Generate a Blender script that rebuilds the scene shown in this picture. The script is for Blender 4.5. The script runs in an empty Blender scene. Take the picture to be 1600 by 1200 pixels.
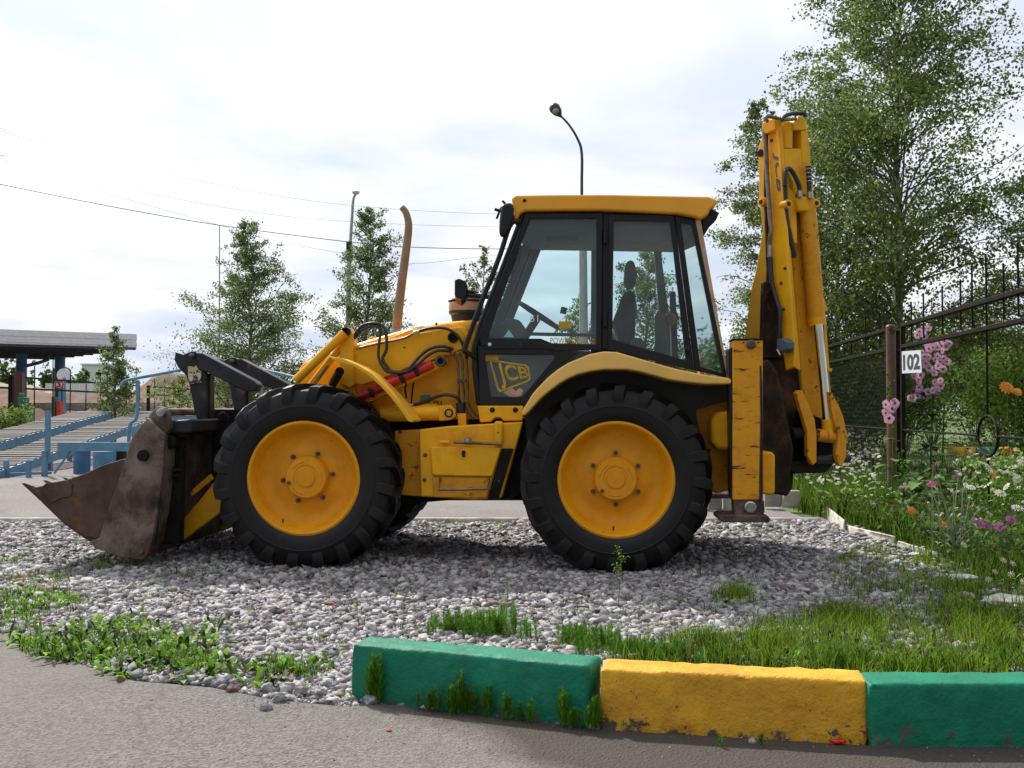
import bpy, bmesh, math, random
import numpy as np
from mathutils import Vector, Matrix, noise
R = math.radians
random.seed(7); rng = np.random.default_rng(7)
sc = bpy.context.scene
COL = sc.collection
# ------------------------------------------------------------------ camera
CAM = Vector((0.0, 0.0, 1.19)); FPX = 1600.0; PITCH = math.atan(40.0 / 1600.0)
cd = bpy.data.cameras.new('camera'); cam = bpy.data.objects.new('camera', cd); COL.objects.link(cam)
cd.sensor_width = 36.0; cd.lens = 36.0; cd.clip_start = 0.05; cd.clip_end = 3000
cam.location = CAM; cam.rotation_euler = (math.pi / 2 + PITCH, 0, 0)
sc.camera = cam
# ------------------------------------------------------------------ sun and sky
SUN_AZ = R(-31)      # measured from +Y towards -X : the sun stands behind and left of the machine
SUN_EL = R(46)
sun_dir = Vector((math.sin(SUN_AZ) * math.cos(SUN_EL), math.cos(SUN_AZ) * math.cos(SUN_EL), math.sin(SUN_EL)))
sd = bpy.data.lights.new('sun', 'SUN'); sun = bpy.data.objects.new('sun', sd); COL.objects.link(sun)
sd.energy = 4.9; sd.angle = R(1.2); sd.color = (1.0, 0.95, 0.87)
sun.rotation_euler = sun_dir.to_track_quat('Z', 'Y').to_euler(); sun.location = (-6, 8, 12)
w = bpy.data.worlds.new('World'); sc.world = w; w.use_nodes = True
nt = w.node_tree; N = nt.nodes; L = nt.links; N.clear()
def nd(t, **k):
    n = N.new(t)
    for a, b in k.items():
        if a in n.inputs: n.inputs[a].default_value = b
        else: setattr(n, a, b)
    return n
out = nd('ShaderNodeOutputWorld')
sky = nd('ShaderNodeTexSky', sky_type='NISHITA', sun_disc=False, sun_elevation=SUN_EL, sun_rotation=SUN_AZ)
bg1 = nd('ShaderNodeBackground', Strength=0.13); L.new(sky.outputs[0], bg1.inputs[0])
tc = nd('ShaderNodeTexCoord'); sep = nd('ShaderNodeSeparateXYZ'); L.new(tc.outputs['Generated'], sep.inputs[0])
zc = nd('ShaderNodeMath', operation='MAXIMUM'); L.new(sep.outputs[2], zc.inputs[0]); zc.inputs[1].default_value = 0.0
za = nd('ShaderNodeMath', operation='ADD'); L.new(zc.outputs[0], za.inputs[0]); za.inputs[1].default_value = 0.13
dx = nd('ShaderNodeMath', operation='DIVIDE'); L.new(sep.outputs[0], dx.inputs[0]); L.new(za.outputs[0], dx.inputs[1])
dy = nd('ShaderNodeMath', operation='DIVIDE'); L.new(sep.outputs[1], dy.inputs[0]); L.new(za.outputs[0], dy.inputs[1])
cmb = nd('ShaderNodeCombineXYZ'); L.new(dx.outputs[0], cmb.inputs[0]); L.new(dy.outputs[0], cmb.inputs[1])
n1 = nd('ShaderNodeTexNoise', Scale=0.9, Detail=7.0, Roughness=0.52, Distortion=0.25); L.new(cmb.outputs[0], n1.inputs['Vector'])
n2 = nd('ShaderNodeTexNoise', Scale=0.55, Detail=5.0, Roughness=0.5); L.new(cmb.outputs[0], n2.inputs['Vector'])
# cloud colour: bright white to lavender grey undersides
cr = nd('ShaderNodeValToRGB'); L.new(n1.outputs['Fac'], cr.inputs[0])
cr.color_ramp.elements[0].position = 0.40; cr.color_ramp.elements[0].color = (0.63, 0.69, 0.81, 1)
cr.color_ramp.elements[1].position = 0.61; cr.color_ramp.elements[1].color = (1.02, 1.03, 1.06, 1)
e = cr.color_ramp.elements.new(0.5); e.color = (0.77, 0.80, 0.89, 1)
hb = nd('ShaderNodeMapRange'); L.new(sep.outputs[2], hb.inputs[0])
hb.inputs[1].default_value = 0.0; hb.inputs[2].default_value = 0.42; hb.inputs[3].default_value = 0.92; hb.inputs[4].default_value = 1.14
bg2 = nd('ShaderNodeBackground'); L.new(cr.outputs[0], bg2.inputs[0]); # thin cloud scatters forward: brighter towards the sun, duller away from it
dsun = nd('ShaderNodeVectorMath', operation='DOT_PRODUCT'); L.new(tc.outputs['Generated'], dsun.inputs[0]); dsun.inputs[1].default_value = sun_dir
fs_ = nd('ShaderNodeMapRange'); L.new(dsun.outputs['Value'], fs_.inputs[0]); fs_.inputs[1].default_value = -1.0; fs_.inputs[2].default_value = 1.0; fs_.inputs[3].default_value = 0.16; fs_.inputs[4].default_value = 1.26
ml = nd('ShaderNodeMath', operation='MULTIPLY'); L.new(hb.outputs[0], ml.inputs[0]); L.new(fs_.outputs[0], ml.inputs[1]); L.new(ml.outputs[0], bg2.inputs[1])
cov = nd('ShaderNodeMapRange'); L.new(n2.outputs['Fac'], cov.inputs[0])
cov.inputs[1].default_value = 0.34; cov.inputs[2].default_value = 0.5; cov.inputs[3].default_value = 0.72; cov.inputs[4].default_value = 1.0
mx = nd('ShaderNodeMixShader'); L.new(cov.outputs[0], mx.inputs[0]); L.new(bg1.outputs[0], mx.inputs[1]); L.new(bg2.outputs[0], mx.inputs[2])
L.new(mx.outputs[0], out.inputs[0])
sc.view_settings.view_transform = 'Standard'; sc.view_settings.look = 'None'
sc.view_settings.exposure = 0.13; sc.view_settings.gamma = 1.0; sc.view_settings.use_curve_mapping = False
sc.cycles.max_bounces = 8; sc.cycles.transparent_max_bounces = 16; sc.cycles.diffuse_bounces = 3
# ------------------------------------------------------------------ measuring
_cp, _sp = math.cos(PITCH), math.sin(PITCH)
def ray(px, py):
    a = (px - 800) / FPX; b = (600 - py) / FPX
    return Vector((a, _cp - b * _sp, _sp + b * _cp))
def P(px, py, Y):
    r = ray(px, py); return CAM + r * (Y / r.y)
def G(px, py, z=0.0):
    r = ray(px, py); return CAM + r * ((z - CAM.z) / r.z)
class Frame:
    def __init__(s, ox, oy, yaw):
        s.o = Vector((ox, oy, 0)); s.e = Vector((math.cos(yaw), math.sin(yaw), 0)); s.d = Vector((-math.sin(yaw), math.cos(yaw), 0))
        s.m = Matrix.Translation(s.o) @ Matrix.Rotation(yaw, 4, 'Z')
    def px(s, x, y, w=0.0):
        r = ray(x, y); t = (w - (CAM - s.o).dot(s.d)) / r.dot(s.d); return CAM + r * t
    def at(s, u, w, z): return s.o + s.e * u + s.d * w + Vector((0, 0, z))
F = Frame(0.764, 7.47, R(-4.0))                 # machine: near tyre faces are w = 0
FB = Frame(2.28, 8.05, R(24))                    # backhoe, swung towards the camera
FS = Frame(2.162, 7.95, R(-55))
FW = Frame(0, 0, 0)
# ------------------------------------------------------------------ materials
def mat(name, col, rough=0.6, metal=0.0, var=0.12, vscale=6.0, wear=None, wscale=9.0, wthr=0.62, wcol=(0.12, 0.06, 0.03), bump=0.0, bscale=60.0, wear2=None, w2thr=0.66, w2scale=3.0, spec=0.5, island=False, trans=0.0, streak=False, coat=0.0, dust=None):
    m = bpy.data.materials.new(name); m.use_nodes = True
    t = m.node_tree; n = t.nodes; l = t.links; b = n['Principled BSDF']
    b.inputs['Roughness'].default_value = rough; b.inputs['Metallic'].default_value = metal
    b.inputs['Specular IOR Level'].default_value = spec; b.inputs['Coat Weight'].default_value = coat
    c = n.new('ShaderNodeTexCoord')
    def noise_(scale, det=5, rgh=0.6, stretch=None):
        q = n.new('ShaderNodeTexNoise'); q.inputs['Scale'].default_value = scale; q.inputs['Detail'].default_value = det; q.inputs['Roughness'].default_value = rgh
        if stretch:
            mp = n.new('ShaderNodeMapping'); mp.inputs['Scale'].default_value = stretch; l.new(c.outputs['Object'], mp.inputs[0]); l.new(mp.outputs[0], q.inputs['Vector'])
        else: l.new(c.outputs['Object'], q.inputs['Vector'])
        return q
    q = noise_(vscale)
    rp = n.new('ShaderNodeValToRGB')
    lo = tuple(max(0, x * (1 - 2.2 * var)) for x in col); hi = tuple(min(1, x * (1 + 1.6 * var)) for x in col)
    rp.color_ramp.elements[0].position = 0.3; rp.color_ramp.elements[1].position = 0.7
    rp.color_ramp.elements[0].color = (*lo, 1); rp.color_ramp.elements[1].color = (*hi, 1)
    if island:
        g = n.new('ShaderNodeNewGeometry'); ad = n.new('ShaderNodeMath'); ad.operation = 'MULTIPLY_ADD'; ad.inputs[1].default_value = 0.55
        l.new(g.outputs['Random Per Island'], ad.inputs[0])
        q2 = n.new('ShaderNodeMath'); q2.operation = 'MULTIPLY'; q2.inputs[1].default_value = 0.45; l.new(q.outputs['Fac'], q2.inputs[0]); l.new(q2.outputs[0], ad.inputs[2])
        l.new(ad.outputs[0], rp.inputs[0])
    else: l.new(q.outputs['Fac'], rp.inputs[0])
    cur = rp.outputs[0]
    def layer(cur, scale, thr, colr, soft=0.05, stretch=None):
        q = noise_(scale, 8, 0.7, stretch); mr = n.new('ShaderNodeMapRange'); l.new(q.outputs['Fac'], mr.inputs[0])
        mr.inputs[1].default_value = thr - soft; mr.inputs[2].default_value = thr + soft
        mxx = n.new('ShaderNodeMix'); mxx.data_type = 'RGBA'; l.new(mr.outputs[0], mxx.inputs[0]); l.new(cur, mxx.inputs[6]); mxx.inputs[7].default_value = (*colr, 1)
        return mxx.outputs[2], mr.outputs[0]
    if dust: cur, _ = layer(cur, 2.2, 0.52, dust, 0.2)
    if wear2: cur, _ = layer(cur, w2scale, w2thr, wear2, 0.08)
    if wear:
        cur, f = layer(cur, wscale, wthr, wcol, 0.025, (0.35, 0.35, 2.2) if streak else None)
        mm = n.new('ShaderNodeMapRange'); l.new(f, mm.inputs[0]); mm.inputs[3].default_value = rough; mm.inputs[4].default_value = 0.85
        l.new(mm.outputs[0], b.inputs['Roughness'])
    l.new(cur, b.inputs['Base Color'])
    if bump:
        q = noise_(bscale, 4); bp = n.new('ShaderNodeBump'); bp.inputs['Strength'].default_value = bump; bp.inputs['Distance'].default_value = 0.01
        l.new(q.outputs['Fac'], bp.inputs['Height']); l.new(bp.outputs[0], b.inputs['Normal'])
    if trans:
        tr = n.new('ShaderNodeBsdfTranslucent'); l.new(cur, tr.inputs[0]); ms = n.new('ShaderNodeMixShader'); ms.inputs[0].default_value = trans
        l.new(b.outputs[0], ms.inputs[1]); l.new(tr.outputs[0], ms.inputs[2]); l.new(ms.outputs[0], n['Material Output'].inputs[0])
    return m
YEL = (0.87, 0.42, 0.006)
M = {}
M['yellow'] = mat('yellow_paint', YEL, 0.42, spec=.3, var=0.07, vscale=3, wear=True, wscale=14, wthr=0.72, wcol=(0.13, 0.06, 0.02), wear2=(0.74, 0.31, 0.008), w2thr=0.58, w2scale=4, bump=0.05, bscale=25)
M['yellow_worn'] = mat('worn_yellow_paint', (0.78, 0.34, 0.010), 0.5, spec=.3, var=0.12, vscale=5, wear=True, wscale=9, wthr=0.61, wcol=(0.06, 0.028, 0.015), wear2=(0.6, 0.24, 0.012), w2thr=0.55, w2scale=5, streak=False, bump=0.1, bscale=30)
M['scratched'] = mat('scratched_yellow_paint', (0.78, 0.34, 0.010), 0.5, spec=.3, var=0.12, vscale=5, wear=True, wscale=15, wthr=0.60, wcol=(0.07, 0.03, 0.015), wear2=(0.55, 0.22, 0.015), w2thr=0.55, w2scale=5, streak=True, bump=0.1, bscale=30)
M['rim'] = mat('rim_yellow', (0.84, 0.37, 0.006), 0.5, spec=.3, var=0.1, vscale=7, wear=True, wscale=18, wthr=0.68, wcol=(0.15, 0.05, 0.02), dust=(0.70, 0.27, 0.006))
M['roof'] = mat('roof_yellow', (0.86, 0.37, 0.02), 0.38, spec=.35, var=0.06, vscale=3, dust=(0.8, 0.37, 0.04))
M['faded'] = mat('faded_plastic_yellow', (0.82, 0.45, 0.075), 0.45, var=0.1, vscale=3, wear=True, wscale=20, wthr=0.7, wcol=(0.4, 0.2, 0.06), dust=(0.82, 0.52, 0.16))
M['boomlit'] = mat('sunlit_yellow_paint', (0.82, 0.42, 0.035), 0.5, spec=.3, var=0.08, vscale=3, wear=True, wscale=14, wthr=0.71, wcol=(0.13, 0.06, 0.02))  # paler copy of the yellow: sunlight on the boom flank put into the colour
M['guard'] = mat('mudguard_yellow', (0.84, 0.44, 0.03), 0.5, spec=.3, var=0.08, vscale=3)
M['black'] = mat('black_paint', (0.009, 0.009, 0.012), 0.4, spec=.3, var=0.2, dust=(0.016, 0.015, 0.017))
M['dark'] = mat('dark_greasy_metal', (0.010, 0.008, 0.007), 0.75, spec=.25, var=0.4, vscale=8, wear=True, wscale=7, wthr=0.6, wcol=(0.028, 0.014, 0.008), bump=0.4)
M['darkrust'] = mat('dark_rusty_paint', (0.020, 0.021, 0.030), 0.5, spec=.35, var=0.3, vscale=6, wear=True, wscale=6, wthr=0.60, wcol=(0.16, 0.055, 0.022), bump=0.15)
M['rust'] = mat('rusty_bucket_steel', (0.085, 0.050, 0.034), 0.6, var=0.4, vscale=5, wear=True, wscale=9, wthr=0.62, wcol=(0.17, 0.06, 0.022), wear2=(0.22, 0.17, 0.14), w2thr=0.55, w2scale=2.4, bump=0.35, bscale=40, streak=False, metal=0.25)
M['jaw'] = mat('dark_rusty_jaw_steel', (0.062, 0.030, 0.020), 0.65, var=0.35, vscale=4, wear=True, wscale=6, wthr=0.60, wcol=(0.17, 0.055, 0.016), wear2=(0.10, 0.06, 0.045), w2thr=0.56, w2scale=3, bump=0.35, bscale=40)
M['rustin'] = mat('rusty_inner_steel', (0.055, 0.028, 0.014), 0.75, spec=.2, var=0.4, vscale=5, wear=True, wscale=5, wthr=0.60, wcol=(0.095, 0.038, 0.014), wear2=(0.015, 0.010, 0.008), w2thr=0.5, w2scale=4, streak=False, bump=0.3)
M['rubber'] = mat('tyre_rubber', (0.007, 0.007, 0.008), 0.5, var=0.25, vscale=12, dust=(0.015, 0.0135, 0.012), bump=0.12, bscale=50, spec=0.28)
M['hose'] = mat('hose_rubber', (0.02, 0.02, 0.022), 0.4, var=0.2)
M['steel'] = mat('bare_steel', (0.42, 0.40, 0.38), 0.35, metal=0.9, var=0.2, vscale=20)
M['bolt'] = mat('grey_bolt_steel', (0.10, 0.09, 0.085), 0.45, metal=0.7, var=0.2, vscale=20)
M['chrome'] = mat('chrome_rod', (0.85, 0.86, 0.90), 0.13, metal=1.0, var=0.02)
M['pipe'] = mat('metal_pipe', (0.22, 0.17, 0.12), 0.4, metal=0.6, var=0.25, vscale=10)
M['red'] = mat('red_paint', (0.50, 0.012, 0.015), 0.35, var=0.15)
M['exhaust'] = mat('rusty_exhaust', (0.28, 0.18, 0.11), 0.6, metal=0.0, var=0.15, vscale=5, wear=True, wscale=5, wthr=0.62, wcol=(0.22, 0.12, 0.07), bump=0.15)
M['tanplast'] = mat('tan_plastic', (0.48, 0.32, 0.19), 0.5, var=0.15)
M['orange'] = mat('orange_lens', (0.5, 0.09, 0.01), 0.3, var=0.1)
M['interior'] = mat('cab_interior_grey', (0.16, 0.17, 0.17), 0.8, var=0.08)
M['seat'] = mat('seat_fabric', (0.05, 0.055, 0.06), 0.9, var=0.2, bump=0.2)
M['green'] = mat('green_sticker', (0.02, 0.25, 0.09), 0.4, var=0.1)
M['white'] = mat('white_paint', (0.72, 0.72, 0.70), 0.5, var=0.06, wear=True, wscale=12, wthr=0.68, wcol=(0.4, 0.36, 0.3))
M['decal'] = mat('decal_yellow', (0.50, 0.31, 0.008), 0.5, var=0.15, vscale=15)
M['decalgrey'] = mat('decal_grey', (0.12, 0.10, 0.11), 0.6, var=0.2)
M['wornyel'] = mat('worn_sticker', (0.62, 0.45, 0.12), 0.6, var=0.2, wear=True, wscale=16, wthr=0.52, wcol=(0.05, 0.04, 0.04), wear2=(0.7, 0.68, 0.55), w2thr=0.5, w2scale=8)
def glassmat(name, tint, refl=0.12, dirt=0.06):
    m = bpy.data.materials.new(name); m.use_nodes = True; t = m.node_tree; n = t.nodes; l = t.links; n.clear()
    o = n.new('ShaderNodeOutputMaterial'); tr = n.new('ShaderNodeBsdfTransparent'); tr.inputs[0].default_value = (*tint, 1)
    gl = n.new('ShaderNodeBsdfGlossy'); gl.inputs['Roughness'].default_value = 0.02
    df = n.new('ShaderNodeBsdfDiffuse'); df.inputs[0].default_value = (0.45, 0.47, 0.45, 1)
    c = n.new('ShaderNodeTexCoord'); q = n.new('ShaderNodeTexNoise'); q.inputs['Scale'].default_value = 3; q.inputs['Detail'].default_value = 8; l.new(c.outputs['Object'], q.inputs['Vector'])
    mr = n.new('ShaderNodeMapRange'); mr.inputs[1].default_value = 0.35; mr.inputs[2].default_value = 0.75; mr.inputs[3].default_value = dirt * 0.5; mr.inputs[4].default_value = dirt * 1.8; l.new(q.outputs['Fac'], mr.inputs[0])
    fr = n.new('ShaderNodeFresnel'); fr.inputs[0].default_value = 1.5; fa = n.new('ShaderNodeMath'); fa.operation = 'ADD'; fa.inputs[1].default_value = refl - 0.04; fa.use_clamp = True; l.new(fr.outputs[0], fa.inputs[0])
    m1 = n.new('ShaderNodeMixShader'); l.new(mr.outputs[0], m1.inputs[0]); l.new(tr.outputs[0], m1.inputs[1]); l.new(df.outputs[0], m1.inputs[2])
    m2 = n.new('ShaderNodeMixShader'); l.new(fa.outputs[0], m2.inputs[0]); l.new(m1.outputs[0], m2.inputs[1]); l.new(gl.outputs[0], m2.inputs[2]); l.new(m2.outputs[0], o.inputs[0])
    return m
M['glass'] = glassmat('tinted_cab_glass', (0.60, 0.81, 0.83), 0.08, 0.05)
# ------------------------------------------------------------------ mesh building (all in world coordinates)
ROOTM = {}
def root(name, label, cat, loc, yaw=0.0, group=None):
    o = bpy.data.objects.new(name, None); COL.objects.link(o); o.location = loc; o.rotation_euler = (0, 0, yaw); o.empty_display_size = 0.2
    o['label'] = label; o['category'] = cat
    if group: o['group'] = group
    ROOTM[o.name] = Matrix.Translation(loc) @ Matrix.Rotation(yaw, 4, 'Z'); return o
def tag(o, label=None, cat=None, group=None, kind=None):
    if label: o['label'] = label
    if cat: o['category'] = cat
    if group: o['group'] = group
    if kind: o['kind'] = kind
    return o
def wm(o):
    return ROOTM.get(o.name, Matrix.Identity(4)) if o else Matrix.Identity(4)
class MB:
    def __init__(s): s.v = []; s.f = []
    def add(s, vs, fs):
        k = len(s.v); s.v += [tuple(p) for p in vs]; s.f += [tuple(i + k for i in f) for f in fs]; return s
    def prism(s, fr, pts, w0, w1, back=None):
        a = [fr.px(x, y, w0) for x, y in pts]; off = fr.d * (w1 - w0); b = [p + off for p in a]; n = len(a)
        return s.add(a + b, [tuple(range(n)), tuple(range(2 * n - 1, n - 1, -1))] + [((i + 1) % n, i, n + i, n + (i + 1) % n) for i in range(n)])
    def poly3(s, a, off):
        off = Vector(off); a = [Vector(p) for p in a]; b = [p + off for p in a]; n = len(a)
        return s.add(a + b, [tuple(range(n)), tuple(range(2 * n - 1, n - 1, -1))] + [((i + 1) % n, i, n + i, n + (i + 1) % n) for i in range(n)])
    def ring(s, fr, o, i_, w0, w1, sh=0.0):
        n = len(o); sh = fr.d * sh; off = fr.d * (w1 - w0)
        A = [fr.px(x, y, w0) + sh for x, y in o]; B = [fr.px(x, y, w0) + sh for x, y in i_]
        vs = A + B + [p + off for p in A] + [p + off for p in B]; fs = []
        for k in range(n):
            j = (k + 1) % n
            fs += [(k, j, n + j, n + k), (2 * n + j, 2 * n + k, 3 * n + k, 3 * n + j), (j, k, 2 * n + k, 2 * n + j), (n + k, n + j, 3 * n + j, 3 * n + k)]
        return s.add(vs, fs)
    def box(s, c, dim, rz=0.0, m=None):
        c = Vector(c); h = [d / 2 for d in dim]; rm = m or Matrix.Rotation(rz, 3, 'Z')
        vs = [c + rm @ Vector((x * h[0], y * h[1], z * h[2])) for x, y, z in [(-1, -1, -1), (1, -1, -1), (1, 1, -1), (-1, 1, -1), (-1, -1, 1), (1, -1, 1), (1, 1, 1), (-1, 1, 1)]]
        return s.add(vs, [(0, 3, 2, 1), (4, 5, 6, 7), (0, 1, 5, 4), (1, 2, 6, 5), (2, 3, 7, 6), (3, 0, 4, 7)])
    def bar(s, a, b, wx, wy=None):
        a = Vector(a); b = Vector(b); wy = wy or wx; q = (b - a).to_track_quat('Z', 'Y').to_matrix()
        return s.box((a + b) / 2, (wx, wy, (b - a).length), m=q)
    def tube(s, pts, r, n=10, cap=True, smooth=0):
        pts = [Vector(p) for p in pts]
        if smooth and len(pts) > 2:
            q = []
            for i in range(len(pts) - 1):
                p0 = pts[max(i - 1, 0)]; p1 = pts[i]; p2 = pts[i + 1]; p3 = pts[min(i + 2, len(pts) - 1)]
                for k in range(smooth):
                    t = k / smooth; q.append(0.5 * ((2 * p1) + (p2 - p0) * t + (2 * p0 - 5 * p1 + 4 * p2 - p3) * t * t + (3 * p1 - p0 - 3 * p2 + p3) * t ** 3))
            q.append(pts[-1]); pts = q
        m = len(pts); rs = r if isinstance(r, (list, tuple)) else [r] * m
        if len(rs) != m: rs = [rs[0] + (rs[-1] - rs[0]) * i / (m - 1) for i in range(m)]
        vs = []; up = None
        for i, p in enumerate(pts):
            t = (pts[min(i + 1, m - 1)] - pts[max(i - 1, 0)]).normalized()
            if up is None: up = Vector((0, 0, 1)) if abs(t.z) < 0.9 else Vector((1, 0, 0))
            x = t.cross(up).normalized(); up = x.cross(t).normalized()
            vs += [p + (x * math.cos(2 * math.pi * k / n) + up * math.sin(2 * math.pi * k / n)) * rs[i] for k in range(n)]
        fs = [(i * n + k, i * n + (k + 1) % n, (i + 1) * n + (k + 1) % n, (i + 1) * n + k) for i in range(m - 1) for k in range(n)]
        if cap: fs += [tuple(range(n - 1, -1, -1)), tuple((m - 1) * n + k for k in range(n))]
        return s.add(vs, fs)
    def cyl(s, a, b, r, n=20): return s.tube([a, b], r, n)
    def lathe(s, c, ax, prof, n=48, close=True):
        c = Vector(c); ax = Vector(ax).normalized(); x = ax.orthogonal().normalized(); y = ax.cross(x); m = len(prof)
        vs = [c + ax * p + (x * math.cos(2 * math.pi * k / n) + y * math.sin(2 * math.pi * k / n)) * r for p, r in prof for k in range(n)]
        fs = [(i * n + k, (i + 1) * n + k, (i + 1) * n + (k + 1) % n, i * n + (k + 1) % n) for i in range(m - 1) for k in range(n)]
        if close: fs += [tuple(range(n)), tuple((m - 1) * n + k for k in range(n - 1, -1, -1))]
        return s.add(vs, fs)
    def build(s, name, m, parent=None, bevel=0.0, smooth=35, seg=2, pm=None):
        inv = (pm if pm is not None else wm(parent)).inverted()
        me = bpy.data.meshes.new(name); me.from_pydata([inv @ Vector(p) for p in s.v], [], s.f)
        bm = bmesh.new(); bm.from_mesh(me); bmesh.ops.recalc_face_normals(bm, faces=bm.faces); bm.to_mesh(me); bm.free()
        o = bpy.data.objects.new(name, me); COL.objects.link(o); me.materials.append(m if not isinstance(m, str) else M[m])
        if smooth:
            me.polygons.foreach_set('use_smooth', [True] * len(me.polygons)); me.set_sharp_from_angle(angle=R(smooth))
        if bevel:
            b = o.modifiers.new('bevel', 'BEVEL'); b.width = bevel; b.segments = seg; b.limit_method = 'ANGLE'; b.angle_limit = R(40); b.harden_normals = False
        if parent:
            o.parent = parent; ROOTM[o.name] = pm if pm is not None else wm(parent)
        return o
def npmesh(name, V, quads=None, tris=None, m=None, parent=None, smooth=False):
    me = bpy.data.meshes.new(name); V = np.asarray(V, dtype=np.float32)
    if parent is not None:
        inv = np.array(wm(parent).inverted()); V = V @ inv[:3, :3].T.astype(np.float32) + inv[:3, 3].astype(np.float32)
    me.vertices.add(len(V)); me.vertices.foreach_set('co', V.ravel())
    parts = []; st = []; k = 0
    for A, q in ((quads, 4), (tris, 3)):
        if A is not None and len(A):
            A = np.asarray(A, dtype=np.int32); parts.append(A.ravel()); st.append(k + q * np.arange(len(A))); k += A.size
    me.loops.add(k); me.loops.foreach_set('vertex_index', np.concatenate(parts))
    s_ = np.concatenate(st).astype(np.int32); me.polygons.add(len(s_)); me.polygons.foreach_set('loop_start', s_)
    me.update(calc_edges=True); me.validate()
    if smooth: me.polygons.foreach_set('use_smooth', np.ones(len(me.polygons), dtype=bool))
    if m: me.materials.append(M[m] if isinstance(m, str) else m)
    o = bpy.data.objects.new(name, me); COL.objects.link(o)
    if parent is not None: o.parent = parent
    return o
def text_on(name, txt, quad, m, parent, thick, nrm, track=1.0):
    """lettering laid between four world corners (TL, TR, BR, BL)"""
    cu = bpy.data.curves.new(name, 'FONT'); cu.body = txt; cu.offset = 0.014 * track; cu.resolution_u = 3
    t = bpy.data.objects.new(name, cu); COL.objects.link(t)
    dg = bpy.context.evaluated_depsgraph_get(); me = bpy.data.meshes.new_from_object(t.evaluated_get(dg)); bpy.data.objects.remove(t)
    co = np.array([v.co[:] for v in me.vertices]); mn = co.min(0); mxx = co.max(0)
    TL, TR, BR, BL = [Vector(q) for q in quad]; nrm = Vector(nrm).normalized(); mb = MB(); vs = []
    for c in co:
        s_ = (c[0] - mn[0]) / (mxx[0] - mn[0]); u = (c[1] - mn[1]) / (mxx[1] - mn[1])
        vs.append((BL.lerp(BR, s_)).lerp(TL.lerp(TR, s_), u) + nrm * thick)
    mb.add(vs, [tuple(p.vertices) for p in me.polygons]); return mb.build(name, m, parent, smooth=0)
# ================================================================== BACKHOE LOADER
BL = root('backhoe_loader', 'yellow backhoe loader with rusty front bucket and folded rear digging arm parked on gravel', 'backhoe loader', F.o, R(-4.0))
def part(mb, name, m, bevel=0.0, parent=None, smooth=35, seg=2, label=None):
    o = mb.build(name, m, parent or BL, bevel, smooth, seg)
    if label: o['label'] = label
    return o
def pz(pts, w0, w1, name, m, bevel=0.0, fr=F, parent=None, label=None, smooth=35, seg=2):
    return part(MB().prism(fr, pts, w0, w1), name, m, bevel, parent, smooth, seg, label)
def hose(pts, w, r, name='hose', m='hose', fr=F, parent=None, n=8, sm=5):
    ws = w if isinstance(w, (list, tuple)) else [w] * len(pts)
    return part(MB().tube([fr.px(x, y, q) for (x, y), q in zip(pts, ws)], r, n, smooth=sm), name, m, 0, parent, 60)
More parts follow.
